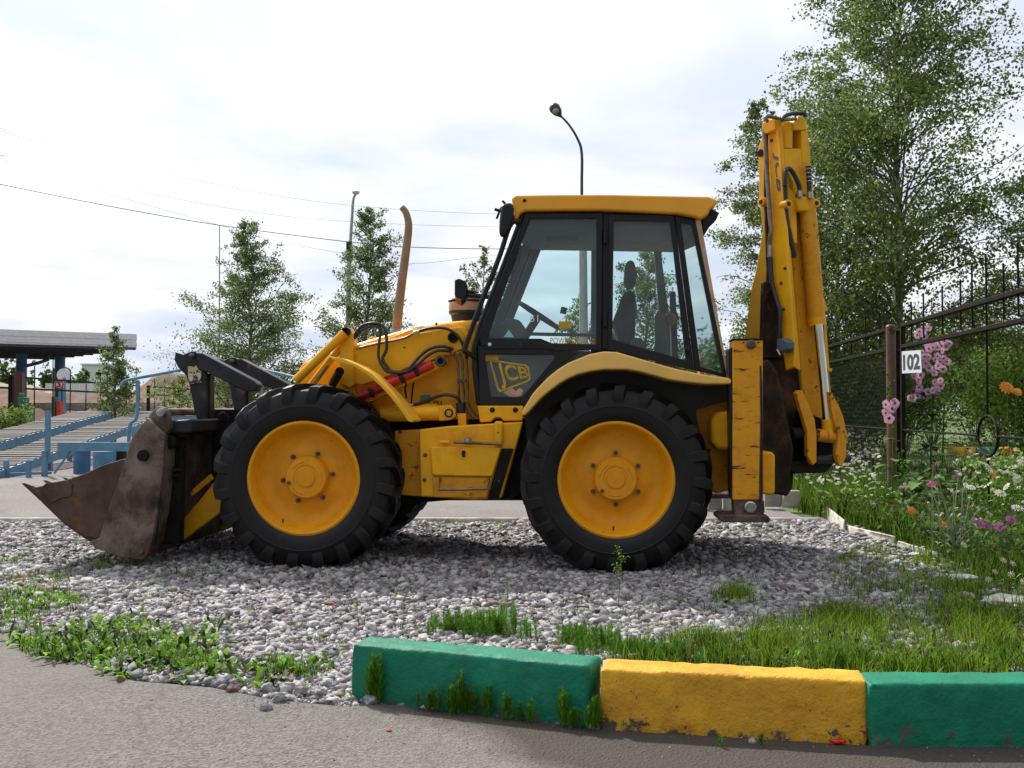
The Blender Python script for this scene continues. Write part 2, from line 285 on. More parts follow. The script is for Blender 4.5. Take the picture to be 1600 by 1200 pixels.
# ---------------- wheels
def wheel(cx, cy, rot=False, proto=None, w=0.215):
    RT = 0.70
    c = F.px(cx, cy, 0.0); u = (c - F.o).dot(F.e)
    loc = (u, w, 0.677)
    if proto is None:
        I = Matrix.Identity(4)
        rim = MB(); A = Vector((0, 1, 0)); o0 = -0.215
        rim.lathe((0, 0, 0), A, [(o0 + .07, .425), (o0 + .035, .425), (o0 + .028, .408), (o0 + .035, .398), (o0 + .06, .392), (o0 + .072, .380), (o0 + .12, .372), (o0 + .165, .352), (o0 + .19, .31), (o0 + .198, .27), (o0 + .185, .235), (o0 + .175, .2), (o0 + .175, .01)], 96, close=False)
        wh = rim.build('wheel', 'rim', BL, smooth=40, pm=I); ROOTM[wh.name] = I
        t = MB(); pr = [(-.155, .405), (-.19, .43), (-.208, .47), (-.213, .52), (-.213, .525), (-.218, .53), (-.213, .535), (-.210, .57), (-.194, .608), (-.172, .645), (-.11, .660), (0, .665)]
        pr = pr + [(-a, b) for a, b in reversed(pr[:-1])]
        t.lathe((0, 0, 0), A, pr, 96, close=False)
        path = [(.02, .704), (-.08, .703), (-.15, .698), (-.198, .680), (-.219, .634), (-.219, .575)]
        nl = 20
        for side in (1, -1):
            for k in range(nl):
                th0 = 2 * math.pi * (k + (0 if side > 0 else .5)) / nl; vs = []
                jit = random.uniform(-.004, .004)
                for i, (a, r) in enumerate(path):
                    sk = [0, .14, .23, .27, .285, .29][i]; hw = [.030, .038, .052, .068, .076, .070][i]
                    for q, rr in ((-hw * 1.1, r - .06), (-hw * .8, r), (hw * .8, r + jit), (hw * 1.1, r - .06)):
                        a_ = a if rr >= r - .01 or i < 3 else a * .91
                        th = th0 + sk + q; vs.append((rr * math.cos(th), a_ * side, rr * math.sin(th)))
                fs = []
                for i in range(len(path) - 1):
                    for j in range(3): fs.append((i * 4 + j, i * 4 + j + 1, i * 4 + 5 + j, i * 4 + 4 + j))
                fs += [(0, 1, 2, 3), tuple(len(vs) - 1 - q for q in range(4))]
                t.add(vs, fs)
        ty = t.build('tyre', 'rubber', wh, bevel=.006, smooth=45, pm=I)
        hb = MB().lathe((0, 0, 0), A, [(o0 + .18, .165), (o0 + .115, .158), (o0 + .105, .15), (o0 + .098, .147), (o0 + .098, .095), (o0 + .104, .09), (o0 + .104, .07), (o0 + .094, .066), (o0 + .094, .0)], 48)
        for k in range(3):
            a0 = 2.1 * k; pts = [Vector((.12 * math.cos(a0 + q * .16), o0 + .098, .12 * math.sin(a0 + q * .16))) for q in range(6)]; hb.tube(pts, .006, 6)
        hb.build('hub_cap', 'rim', wh, smooth=35, pm=I)
        for k in range(6):
            a0 = R(90 + 60 * k); bx = Vector((.19 * math.cos(a0), 0, .19 * math.sin(a0)))
            b = MB().tube([bx + Vector((0, o0 + .18, 0)), bx + Vector((0, o0 + .145, 0))], .017, 6).tube([bx + Vector((0, o0 + .15, 0)), bx + Vector((0, o0 + .13, 0))], .009, 8).build('bolt', 'bolt', wh, smooth=30, pm=I)
        b = MB().tube([Vector((-.10, o0 + .10, -.085)), Vector((-.10, o0 + .085, -.085))], .014, 8).build('drain_plug', 'bolt', wh, smooth=30, pm=I)
        MB().tube([(-.02, o0 + .07, -.365), (-.02, o0 + .03, -.335)], .007, 6).build('valve', 'bolt', wh, smooth=30, pm=I)
    else:
        wh = proto.copy(); COL.objects.link(wh); wh.parent = BL
        for ch in proto.children:
            c_ = ch.copy(); COL.objects.link(c_); c_.parent = wh
    wh.location = loc; wh.scale = (1.015, 1, 1.015)
    return wh
w1 = wheel(963, 750); w1.rotation_euler = (0, 0, 0)
w2 = wheel(472, 743, proto=w1); w2.rotation_euler = (0, R(23), 0)
w3 = wheel(963, 750, proto=w1, w=2.05); w3.rotation_euler = (0, R(7), math.pi)
w4 = wheel(472, 743, proto=w1, w=2.05); w4.rotation_euler = (0, R(31), math.pi)
# ---------------- chassis
pz([(330, 640), (640, 640), (640, 782), (560, 800), (400, 800), (330, 760)], .75, 1.55, 'chassis_frame', 'dark')
pz([(600, 655), (1150, 655), (1150, 760), (1000, 782), (700, 782), (600, 790)], .62, 1.7, 'belly_frame', 'dark', .01)
for cx, cy in ((472, 743), (963, 750)):
    c = F.px(cx, cy, .215); part(MB().tube([c, c + F.d * 1.85], .13, 20).lathe(c + F.d * .93, F.d, [(-.25, .14), (-.2, .22), (.2, .22), (.25, .14)], 24), 'axle', 'dark')
# near side lower body panel
pz([(655, 671), (700, 666), (817, 659), (806, 700), (784, 778), (744, 781), (676, 777), (657, 776)], .30, .62, 'side_panel', 'yellow', .012)
pz([(616, 673), (656, 671), (660, 776), (618, 773)], .42, .66, 'inner_side_panel', 'yellow_worn', .01)
pz([(784, 701), (802, 701), (778, 781), (761, 781)], .27, .34, 'angled_guard', 'dark', .004)
pz([(817, 655), (825, 660), (800, 700), (783, 770), (778, 781), (801, 781), (835, 740), (850, 680)], .42, .60, 'mud_shield', 'dark', .01)
tl = pz([(672, 698), (707, 698), (783, 700), (769, 745), (675, 743)], .255, .30, 'toolbox_lid', 'yellow', .01)
pz([(675, 744.5), (769, 746), (760, 778), (678, 777)], .275, .31, 'step_plate', 'yellow_worn', .006)
part(MB().tube([F.px(688, 747, .26), F.px(686, 765, .2), F.px(761, 764, .2), F.px(764, 748, .26)], .011, 8), 'step_rail', 'pipe', smooth=60)
part(MB().tube([F.px(709, 691, .24), F.px(784, 694, .24)], .012, 8), 'grab_rod', 'pipe', smooth=60)
part(MB().tube([F.px(688, 691, .26), F.px(702, 691, .26)], .016, 8), 'hinge_pin', 'yellow')
part(MB().lathe(F.px(730, 688, .23), F.d, [(0, .018), (.02, .026), (.05, .026)], 16), 'cap', 'steel')
part(MB().lathe(F.px(724, 707, .24), F.d, [(0, .012), (.015, .016), (.03, .016)], 10).prism(F, [(721.5, 706), (726.5, 706), (726, 714), (722, 714)], .235, .25), 'lock', 'dark', parent=tl)
pz([(772, 658), (786, 658), (786, 697), (772, 697)], .265, .30, 'strap', 'yellow', .02)
for x, y in ((664, 711), (663, 750), (780, 752), (778, 676)):
    part(MB().lathe(F.px(x, y, .265 if x > 700 else .285), F.d, [(0, .008), (.01, .016), (.03, .016)], 8), 'bolt', 'bolt')
# sill under the cab
sl = pz([(746, 634), (817, 634), (817, 657), (787, 658), (782, 652), (774, 652), (767, 659), (750, 660)], .36, .50, 'cab_sill', 'yellow', .008)
for x in (769, 805): part(MB().lathe(F.px(x, 640.5, .345), F.d, [(0, .012), (.01, .02), (.03, .02)], 10), 'bolt', 'dark', parent=sl)
# ---------------- engine side and bonnet
pz([(601, 530), (640, 515), (700, 505), (728, 512), (745, 560), (750, 672), (616, 674), (585, 640), (560, 590)], .66, 1.64, 'engine_side', 'yellow', .01)
bon = pz([(462, 600), (466, 575), (474, 565), (495, 556), (553, 537), (610, 520.5), (640, 512), (681, 504.5), (723, 500), (747, 499), (745, 560), (640, 600), (520, 640), (470, 640)], .70, 1.58, 'bonnet', 'yellow', .05, seg=4)
pz([(680, 505), (683, 504), (690, 640), (686, 640)], .695, .71, 'panel_seam', 'dark', parent=bon)
pz([(645, 597), (647, 597), (640, 665), (638, 665)], .655, .665, 'panel_seam', 'dark', parent=bon)
# loader arm, near and far
ARM = [(552, 541), (600, 532), (650, 521), (700, 513), (719, 511), (725, 525), (722, 545), (687, 559), (640, 573), (600, 590), (566, 601), (552, 600)]
def both(mb_fn, name, m, bevel=0.0, dist=1.02, label=None):
    for sh in (0, dist):
        o = part(mb_fn(sh), name, m, bevel)
def PR(pts, w0, w1, sh): 
    mb = MB(); a = [F.px(x, y, w0) + F.d * sh for x, y in pts]; return mb.poly3(a, F.d * (w1 - w0))
both(lambda sh: PR(ARM, .50 if sh == 0 else .50, .60, sh), 'loader_arm', 'yellow', .006)
both(lambda sh: PR([(530, 522), (533, 514), (539, 511), (546, 512), (552, 523), (554, 600), (548, 606), (531, 600)], .47, .62, sh), 'arm_knee_plate', 'yellow', .006)
both(lambda sh: MB().tube([F.px(539, 520, .43) + F.d * sh, F.px(462, 595, .43) + F.d * sh], .036, 16), 'tilt_link', 'yellow')
both(lambda sh: MB().tube([F.px(538, 535, .50) + F.d * sh, F.px(478, 612, .50) + F.d * sh], .030, 12), 'tilt_ram', 'yellow')
both(lambda sh: MB().tube([F.px(512, 572, .46) + F.d * sh, F.px(498, 590, .46) + F.d * sh], .010, 8), 'feed_pipe', 'pipe')
both(lambda sh: PR([(520, 588), (554, 596), (560, 640), (470, 720), (370, 780), (337, 806), (275, 852), (270, 846), (283, 815), (310, 784), (335, 752), (420, 690), (500, 620)], .55, .63, sh), 'lower_loader_arm', 'yellow', .006)
both(lambda sh: PR([(297, 768), (328, 741), (333, 748), (299, 776)], .50, .53, sh), 'arm_stiffener', 'yellow_worn', .003)
def pin(x, y, w, r=.045, r2=.028, m='bolt', n=24, parent=None, name='pivot_pin'):
    o = part(MB().lathe(F.px(x, y, w), F.d, [(0.01, r2), (0, r2 * 1.1), (0, r * .92), (.006, r), (.06, r)], n, close=False), name, m, 0, parent); part(MB().lathe(F.px(x, y, w), F.d, [(.012, .001), (.012, r2 * 1.1)], 16, close=False).lathe(F.px(x, y, w), F.d, [(-.004, .001), (-.004, r2 * .45), (.012, r2 * .5)], 12, close=False), 'pin_centre', 'dark', 0, o); return o
pin(539, 518, .42, .036, .022, 'dark'); pin(707.5, 527, .475, .042, .022, 'dark')
pz([(630, 542), (633, 542), (633, 544), (630, 544)], .495, .51, 'grease_nipple', 'dark')
# red ram on its yellow bracket
pz([(562, 625), (600, 606), (683, 562), (694, 556), (699, 562), (695, 571), (600, 617), (568, 634)], .46, .60, 'ram_bracket', 'yellow', .006)
rr = part(MB().tube([F.px(560, 621, .42), F.px(676, 569, .42)], .036, 20), 'lift_ram', 'red')
for x, y in ((650.5, 580.5), (627, 591), (580, 613)): part(MB().tube([F.px(x - 2, y + 1, .42), F.px(x + 2, y - 1, .42)], .041, 16).prism(F, [(x - 1, y - 4), (x + 2, y - 5), (x + 3, y + 4), (x, y + 5)], .36, .39), 'clamp', 'black', parent=rr)
pin(688, 564, .42, .045, .024, 'bolt')
# front mudguard blade
pz([(514, 558), (516, 557), (535, 560), (559, 570), (580, 583), (599, 601), (613, 615), (627, 631), (638, 646), (647, 657), (643, 660), (637, 658), (632, 650), (620, 633), (608, 618), (595, 604), (580, 591), (566, 580), (552, 572), (535, 567), (524, 564)], .04, .40, 'front_mudguard', 'guard', .008)
part(MB().tube([F.px(531, 580, .3), F.px(520, 600, .5)], .035, 12), 'mudguard_stay', 'black')
# big yellow lower cylinder
part(MB().tube([F.px(596, 648, .46), F.px(690, 645, .46)], .058, 24), 'steering_ram', 'yellow')
part(MB().prism(F, [(684, 634), (704, 633), (711, 640), (711, 650), (704, 656), (686, 658)], .40, .52), 'ram_eye', 'yellow', .008)
pin(701, 645.5, .385, .034, .018, 'dark'); part(MB().lathe(F.px(701, 645.5, .38), F.d, [(0, .008), (0, .022), (.02, .022)], 16), 'pin_ring', 'decal')
pz([(592, 636), (640, 630), (682, 631), (686, 636), (640, 640), (592, 645)], .50, .60, 'ledge', 'yellow', .004)
part(MB().tube([F.px(720, 646, .5), F.px(720, 631, .5)], .037, 20).tube([F.px(720, 632, .5), F.px(720, 629, .5)], .041, 20), 'filler_cap', 'hose')
part(MB().prism(F, [(714, 646), (728, 646), (728, 665), (716, 665)], .46, .6), 'filler_neck', 'yellow', .006)
# hydraulic hoses and pipes
hose([(553, 526), (565, 510), (582, 505), (598, 509), (603, 520), (604, 545), (598, 560), (604, 572), (612, 580), (628, 582), (640, 575), (655, 558), (670, 546), (690, 541), (708, 546)], [.50, .47, .44, .44, .43, .42, .42, .41, .40, .39, .38, .40, .42, .44, .48], .013)
hose([(554, 529), (567, 515), (582, 510), (594, 514), (592, 540), (592, 560), (602, 578), (616, 582), (634, 581), (652, 570), (668, 556), (684, 548), (704, 549)], [.50, .47, .44, .43, .42, .41, .40, .39, .38, .38, .40, .42, .48], .012)
hose([(556, 545), (590, 537), (630, 529), (650, 519), (660, 517)], .47, .010, 'feed_pipe', 'pipe')
hose([(650, 519), (672, 513), (695, 513), (710, 520), (720, 532), (727, 548), (730, 560)], [.47, .46, .45, .45, .46, .5, .55], .012)
hose([(705, 549), (714, 562), (716, 580), (717, 622)], .56, .009, 'feed_pipe', 'pipe'); hose([(712, 547), (722, 560), (723, 590), (725, 622)], .56, .009, 'feed_pipe', 'pipe')
hose([(727, 548), (730, 575), (731, 610), (733, 632), (746, 652)], .56, .009, 'feed_pipe', 'pipe'); hose([(724, 600), (726, 632), (740, 656)], .55, .008, 'feed_pipe', 'pipe')
part(MB().prism(F, [(714, 593), (728, 592), (728, 597), (714, 598)], .52, .55), 'pipe_clamp', 'bolt', .003)
for a, b in (((703, 546), (708, 554)), ((711, 544), (716, 553)), ((646, 520), (655, 518)), ((637, 634), (646, 633))):
    part(MB().tube([F.px(*a, .53 if a[0] > 660 else .45), F.px(*b, .53 if a[0] > 660 else .45)], .014, 8), 'hose_fitting', 'steel')
hose([(640, 634), (665, 628), (682, 620), (700, 617), (715, 622), (720, 632)], [.5, .5, .48, .46, .46, .5], .013)
hose([(628, 590), (634, 600), (633, 608), (635, 622)], .36, .008, 'strap_end', 'dark')
pz([(657, 617), (672, 617), (672, 631), (657, 631)], .648, .652, 'green_sticker', 'green')
text_on('number_sticker', '351', [F.px(676, 626, .646), F.px(690, 626, .646), F.px(690, 633, .646), F.px(676, 633, .646)], 'black', BL, 0.0, -F.d)
# exhaust, air cleaner, lights
ex = part(MB().tube([F.px(619, 522, 1.0), F.px(622, 490, 1.0), F.px(628, 439, 1.0), F.px(634, 395, 1.0), F.px(638, 362, 1.0), F.px(638, 346, 1.0), F.px(634, 332, 1.0), F.px(628, 324, 1.0)], [.042, .037, .037, .037, .037, .037, .035, .026], 18, smooth=4), 'exhaust_pipe', 'exhaust', smooth=60)
part(MB().tube([F.px(619, 513, 1.0), F.px(618, 520, 1.0)], .047, 18), 'clamp', 'steel', parent=ex)
ac = part(MB().lathe(F.px(728, 497, 1.0), (0, 0, 1), [(-.02, .10), (.01, .10), (.02, .125), (.05, .14), (.10, .145), (.13, .14), (.14, .12), (.16, .12), (.165, .06)], 32), 'air_cleaner', 'tanplast')
part(MB().lathe(F.px(728, 497, 1.0), (0, 0, 1), [(-.03, .115), (.02, .125), (.035, .142), (.055, .144)], 32), 'air_cleaner_base', 'hose', parent=ac)
part(MB().lathe(F.px(728, 497, 1.0), (0, 0, 1), [(.135, .148), (.145, .15), (.15, .12)], 32), 'air_cleaner_rim', 'dark', parent=ac)
lm = pz([(710, 437), (716, 434.5), (727, 439), (730, 447), (730, 462), (727, 470), (720, 477), (713, 474), (710, 460)], .52, .60, 'indicator_lamp', 'black', .012)
pz([(711.5, 465), (720, 467), (721, 476.5), (713.5, 473.5)], .505, .53, 'orange_lens', 'orange', .005, parent=lm)
part(MB().tube([F.px(728, 455, .56), F.px(742, 456, .56)], .014, 8).tube([F.px(730, 461, .56), F.px(768, 464, .56)], .02, 8), 'lamp_bracket', 'black')
mr = pz([(783, 322), (788, 317), (800, 316), (803, 325), (802, 340), (797, 356), (790, 369), (781, 370), (779.5, 360), (780, 345)], .28, .34, 'door_mirror', 'black', .02, label=None)
part(MB().tube([F.px(776, 342, .32), F.px(783, 325, .32), F.px(790, 320, .32), F.px(785, 314, .32)], .01, 6, smooth=3).tube([F.px(773, 327, .32), F.px(786, 331, .32)], .012, 8).tube([F.px(797, 330, .32), F.px(808, 350, .42)], .012, 8), 'mirror_arm', 'black', smooth=60)
# guard bar in front of the windscreen
part(MB().tube([F.px(811, 346, .36), F.px(797, 352, .34), F.px(780, 402, .34), F.px(752, 473, .34), F.px(727, 542, .34), F.px(728, 549, .34), F.px(742, 558, .40)], .020, 12, smooth=4), 'guard_bar', 'black', smooth=60)
# ---------------- cab
FARW = 1.44
CW = .42
pz([(814, 330), (823, 330), (790, 420), (755, 520), (747, 542), (747, 560), (753, 633), (744, 634), (737, 577), (736, 545), (745, 510), (780, 420)], CW, CW + .07, 'cab_front_post', 'black', .015)
pz([(814, 330), (823, 330), (790, 420), (755, 520), (747, 542), (747, 560), (753, 633), (744, 634), (737, 577), (736, 545), (745, 510), (780, 420)], CW, CW + .07, 'cab_front_post', 'black', .015)
o = bpy.data.objects['cab_front_post.001']; o.location = (0, FARW, 0)
door = part(MB().ring(F, [(821, 333), (942, 332), (940, 546), (868, 549), (845, 541), (752, 541), (748, 525)], [(828, 341), (932, 340), (931, 538), (862, 536), (845, 529), (764, 528), (763, 521)], CW - .015, CW + .04)
            .ring(F, [(747, 541), (846, 541), (868, 549), (905, 551), (858, 580), (822, 633), (749, 633)], [(757, 554), (840, 554), (863, 554), (868, 558), (846, 584), (816, 620), (766, 620)], CW - .015, CW + .04), 'door', 'black', .006)
part(MB().ring(F, [(821, 333), (942, 332), (940, 546), (868, 549), (845, 541), (752, 541), (748, 525)], [(834, 341), (926, 340), (925, 532), (862, 530), (845, 524), (764, 524), (763, 521)], CW - .015, CW + .04, FARW)
     .ring(F, [(747, 541), (846, 541), (868, 549), (905, 551), (858, 580), (822, 633), (749, 633)], [(757, 554), (840, 554), (863, 554), (868, 558), (846, 584), (816, 620), (766, 620)], CW - .015, CW + .04, FARW), 'far_door', 'interior', .006)
def pane(pts, w, sh, parent, name='pane'):
    mb = MB(); mb.add([F.px(x, y, w) + F.d * sh for x, y in pts], [tuple(range(len(pts)))]); return part(mb, name, 'glass', 0, parent, 0)
pane([(826, 339), (933, 338), (933, 540), (861, 538), (845, 531), (762, 530), (761, 522)], CW + .02, 0, door)
pane([(755, 552), (840, 552), (866, 552), (870, 558), (848, 586), (817, 622), (764, 622)], CW + .02, 0, door)
part(MB().lathe(F.px(765, 538, CW - .035), F.d, [(0, .012), (.01, .015), (.03, .015)], 12), 'door_button', 'white', parent=door)
part(MB().lathe(F.px(813, 538, CW - .035), F.d, [(0, .008), (.01, .010), (.03, .010)], 12), 'door_lock', 'bolt', parent=door)
pz([(757, 534), (846, 534), (866, 543), (864, 547), (845, 545), (757, 545)], CW - .025, CW - .01, 'door_handle_strip', 'black', .004, parent=door)
for y in (366, 497): pz([(943.5, y - 10), (947, y - 10), (948, y + 14), (943.5, y + 14)], CW - .04, CW, 'hinge', 'black', .004, parent=door); 
# lettering painted on the panes
gw = CW + .012
text_on('lettering', 'POWERSHIFT 40', [F.px(860, 527.5, gw), F.px(929, 529, gw), F.px(929, 538, gw), F.px(860, 537, gw)], 'decal', door, .004, -F.d, .6)
text_on('lettering', 'JCB', [F.px(774, 566, gw), F.px(824, 574, gw), F.px(828, 594, gw), F.px(785, 609, gw)], 'decal', door, .004, -F.d, 1.6)
part(MB().ring(F, [(764, 561), (783, 564), (822, 570), (827, 575), (829, 592), (824, 597), (781, 613), (777, 609)], [(767.5, 564.5), (783, 566.5), (820, 572), (824.5, 577), (826.5, 590.5), (823, 594.5), (783, 609.5), (779.5, 606)], gw, gw + .003), 'emblem_border', 'decal', parent=door)
pz([(757, 554), (778, 554), (779, 565), (764, 563), (759, 566), (757, 562)], gw, gw + .003, 'emblem_border', 'decal', parent=door)
pz([(786, 613), (800, 606), (806, 611), (812, 606), (818, 610), (815, 618), (806, 621), (797, 620), (790, 616)], gw + .003, gw + .006, 'worn_decal', 'tanplast', parent=door)
pz([(873, 502), (893, 502), (893, 513), (873, 513)], gw, gw + .003, 'yellow_sticker', 'decal', parent=door)
pz([(787, 527), (795, 515), (803, 527)], gw, gw + .003, 'blue_sticker', mat('pale_blue', (.25, .5, .6), .4), parent=door)
text_on('chalk_marking', '61', [F.px(828, 492, gw), F.px(841, 492, gw), F.px(841, 503, gw), F.px(828, 503, gw)], 'white', door, 0, -F.d, -.6)
# B post, rear side window, rear quarter
pz([(941, 333), (953, 333), (952, 546), (939, 546)], CW + .01, CW + .09, 'cab_middle_post', 'black', .01)
rsw = part(MB().ring(F, [(951, 334), (1053, 336), (1085, 579), (950, 546)], [(959, 344), (1047, 347), (1072, 563), (957, 530)], CW - .01, CW + .04), 'rear_side_window', 'black', .006)
pane([(957, 342), (1049, 345), (1074, 565), (955, 532)], CW + .02, 0, rsw)
part(MB().ring(F, [(948, 334), (1053, 336), (1085, 579), (948, 546)], [(965, 344), (1042, 347), (1060, 563), (963, 530)], CW - .01, CW + .04, FARW), 'far_rear_window', 'interior', .006)
part(MB().lathe(F.px(1074.5, 546, CW - .06), F.d, [(0, .012), (.01, .02), (.05, .02)], 12), 'window_catch', 'black', parent=rsw)
part(MB().lathe(F.px(957, 557 - 27, CW - .03), F.d, [(0, .008), (.01, .012), (.03, .012)], 12), 'window_bolt', 'bolt', parent=rsw)
rq = part(MB().ring(F, [(1054, 336), (1086, 344), (1137, 590), (1086, 579)], [(1064, 348), (1081, 352), (1128, 583), (1095, 573)], CW, CW + .05), 'rear_quarter_window', 'black', .006)
pane([(1063, 347), (1082, 351), (1130, 584), (1094, 574)], CW + .025, 0, rq)
pz([(1086, 343), (1095, 343), (1139, 590), (1134, 588)], CW + .0, CW + .08, 'rear_corner_post', 'tanplast', .01)
pz([(1083, 343), (1095, 343), (1139, 590), (1126, 588)], CW + FARW - .1, CW + FARW, 'rear_corner_post', 'black', .01)
pz([(820, 333), (1088, 333), (1088, 345), (820, 343)], CW + .02, CW + .10, 'cab_top_rail', 'black', .01)
pz([(824, 350), (1088, 350), (1094, 392), (1060, 393), (812, 389)], CW + FARW - .04, CW + FARW + .02, 'far_top_rail', 'interior', .01)
# windscreen and rear screen
def span(a, b, w0, w1, m, name, wc=0):
    mb = MB(); mb.add([F.px(*a, CW) + F.d * w0, F.px(*b, CW) + F.d * w0, F.px(*b, CW) + F.d * w1, F.px(*a, CW) + F.d * w1], [(0, 1, 2, 3)]); return part(mb, name, m, 0, None, 0)
span((817, 338), (742, 536), .05, FARW, 'glass', 'windscreen'); span((1089, 345), (1136, 588), .05, FARW, 'glass', 'rear_screen')
# roof
RF = [(799, 310), (804, 305), (872, 304), (960, 304), (1059, 306), (1108, 307), (1122, 313), (1118, 321), (1110, 326), (1107, 335), (1095, 342), (1085, 338), (1059, 333.5), (944, 328), (880, 328), (821, 329), (812, 333), (808, 343), (802, 345), (803, 332)]
roof = pz(RF, CW - .06, CW + FARW + .08, 'roof', 'roof', .022, seg=3)
part(MB().lathe(F.px(819.5, 313, CW - .07), F.d, [(0, .01), (.01, .014), (.03, .014)], 10), 'roof_screw', 'dark', parent=roof)
pz([(815, 332), (1085, 339), (1085, 352), (815, 350)], CW + .08, CW + FARW - .05, 'headliner', 'interior', .01)
pz([(1097, 345), (1108, 328), (1112, 326), (1124, 332), (1120, 342), (1111, 350), (1098, 372)], CW + .05, CW + .22, 'rear_work_lamp', 'black', .01)
pz([(1097, 345), (1108, 328), (1112, 326), (1124, 332), (1120, 342), (1111, 350)], CW + 1.2, CW + 1.37, 'rear_work_lamp', 'black', .01)
part(MB().lathe(F.px(878, 352, CW + .75), (0, 0, 1), [(-.14, .12), (-.10, .15), (-.02, .15), (.0, .14)], 24), 'cab_fan', 'interior')
# cab interior
pz([(748, 560), (1000, 560), (1000, 650), (752, 640)], CW + .10, CW + FARW - .10, 'cab_floor', 'interior', .01)
part(MB().prism(F, [(745, 545), (800, 545), (825, 520), (812, 500), (795, 496), (764, 518)], CW + .5, CW + .95), 'dashboard', 'interior', .02)
part(MB().prism(F, [(780, 518), (935, 521), (935, 526), (780, 523)], CW + FARW - .12, CW + FARW - .06), 'side_rail', 'interior', .004)
c = F.px(842, 493, CW + .7); ax = Vector((F.e * .62 + Vector((0, 0, .95))).normalized()); x = ax.cross(F.d).normalized(); y = ax.cross(x)
sw = MB().tube([c + (x * math.cos(2 * math.pi * k / 32) + y * math.sin(2 * math.pi * k / 32)) * .20 for k in range(33)], .016, 8)
for k in range(3): sw.tube([c, c + (x * math.cos(2.1 * k) + y * math.sin(2.1 * k)) * .2], .011, 6)
sw.tube([c + x * .2 * -.1 + F.e * .17 + ax * .03, c + F.e * .17 + ax * .08], .028, 10); part(sw, 'steering_wheel', 'hose', smooth=60)
part(MB().tube([c, c - ax * .35], .035, 10), 'steering_column', 'hose')
part(MB().prism(F, [(972, 545), (958, 500), (975, 455), (993, 452), (994, 480), (992, 545)], CW + .45, CW + .95), 'seat_back', 'seat', .04)
part(MB().prism(F, [(977, 412), (984, 405), (991, 408), (996, 428), (993, 444), (982, 449), (976, 440)], CW + .58, CW + .82), 'headrest', 'seat', .02)
part(MB().prism(F, [(925, 540), (992, 540), (995, 575), (920, 575)], CW + .45, CW + .95), 'seat_cushion', 'seat', .03)
part(MB().prism(F, [(988, 527), (1003, 528), (1010, 548), (1003, 580), (985, 580)], CW + .2, CW + .35), 'armrest', 'interior', .02)
part(MB().prism(F, [(1026, 488), (1040, 490), (1046, 580), (1026, 580)], CW + .45, CW + .7), 'control_tower', 'interior', .015)
part(MB().prism(F, [(1048, 455), (1056, 455), (1060, 560), (1050, 560)], CW + .8, CW + .95), 'lever_console', 'seat', .015)
part(MB().tube([F.px(1035, 492, CW + .5), F.px(1042, 475, CW + .5)], .012, 8).tube([F.px(1060, 500, CW + .6), F.px(1050, 470, CW + .6)], .01, 8), 'control_lever', 'hose')
part(MB().lathe(F.px(1047, 499, CW + .5), (0, 0, 1), [(-.05, .02), (-.03, .04), (.03, .045), (.05, .02)], 16), 'amber_beacon', 'orange')
part(MB().prism(F, [(795, 417), (806, 385), (811, 378), (817, 386), (812, 412), (803, 430), (795, 428)], CW + .12, CW + .15), 'inside_mirror', 'black', .01)
# rear mudguard
ARC = [(815, 647), (818, 638), (825, 627), (833, 614), (845, 601), (858, 588), (873, 576), (888, 567), (902, 561), (922, 553), (944, 549), (964, 550), (988, 557), (1016, 565), (1059, 577), (1103, 586), (1141, 591), (1143, 595), (1142, 600), (1102, 600), (1074, 597), (1045, 593), (1024, 587), (1002, 581), (980, 577), (944, 577), (922, 580), (902, 585), (886, 592), (873, 600), (858, 611), (845, 622), (835, 633), (825, 644), (819, 650)]
pz(ARC, -.03, CW + .02, 'rear_mudguard', 'faded', .014, seg=3)
pz([(819, 650), (835, 634), (858, 612), (873, 601), (902, 586), (944, 578), (1002, 582), (1045, 594), (1142, 600), (1142, 625), (1085, 640), (1100, 700), (1100, 780), (830, 780)], CW - .02, CW + .1, 'wheel_arch_liner', 'black', .004)
# ---------------- bucket
def bucketside(w0, sh, nm='bucket_side_plate'):
    m_ = MB(); a = [F.px(x, y, -.03) + F.d * sh for x, y in [(230, 653), (257, 678), (254, 740), (246, 800), (238, 845), (230, 870), (222, 876), (213, 875), (190, 871), (167, 864), (150, 856), (137, 848), (155, 840), (170, 790), (185, 750), (197, 713), (206, 682)]]
    return m_.poly3(a, F.d * .05)
for sh in (0, 2.28): part(bucketside(0, sh), 'bucket_side_plate', 'rust', .008)
bk = part(MB().prism(F, [(240, 668), (256, 680), (253, 740), (245, 800), (236, 850), (226, 870), (215, 873), (200, 866), (222, 840), (235, 760), (236, 690)], .02, 2.25), 'bucket_shell', 'rust', .008)
JAW = [(193, 717), (196, 722), (185, 755), (170, 795), (160, 838), (155, 842), (133, 838), (100, 817), (67, 784), (50, 763), (103, 750), (130, 741), (160, 727)]
for sh in (0, 2.28):
    m_ = MB(); a = [F.px(x, y, .0) + F.d * sh for x, y in JAW]; part(m_.poly3(a, F.d * .04), 'clam_jaw_side', 'jaw', .006)
part(MB().prism(F, [(50, 763), (67, 760), (75, 776), (105, 808), (137, 830), (175, 852), (213, 868), (213, 875), (167, 864), (133, 842), (100, 819), (65, 785)], .04, 2.28), 'clam_jaw_floor', 'jaw', .004)
pz([(63, 764), (70, 756), (103, 750), (112, 757), (112, 775), (96, 778), (80, 786)], -.012, .0, 'lip_wear_plate', 'jaw', .004)
for k in range(8):
    sh = .02 + k * .31; m_ = MB(); a = [F.px(x, y, 0) + F.d * sh for x, y in [(30, 755), (36, 755), (64, 765), (70, 780), (60, 783)]]; part(m_.poly3(a, F.d * .08), 'bucket_tooth', 'jaw', .006)
part(MB().lathe(F.px(222, 712, -.06), F.d, [(0, .02), (0, .04), (.015, .044), (.03, .044)], 24), 'pivot_pin', 'dark')
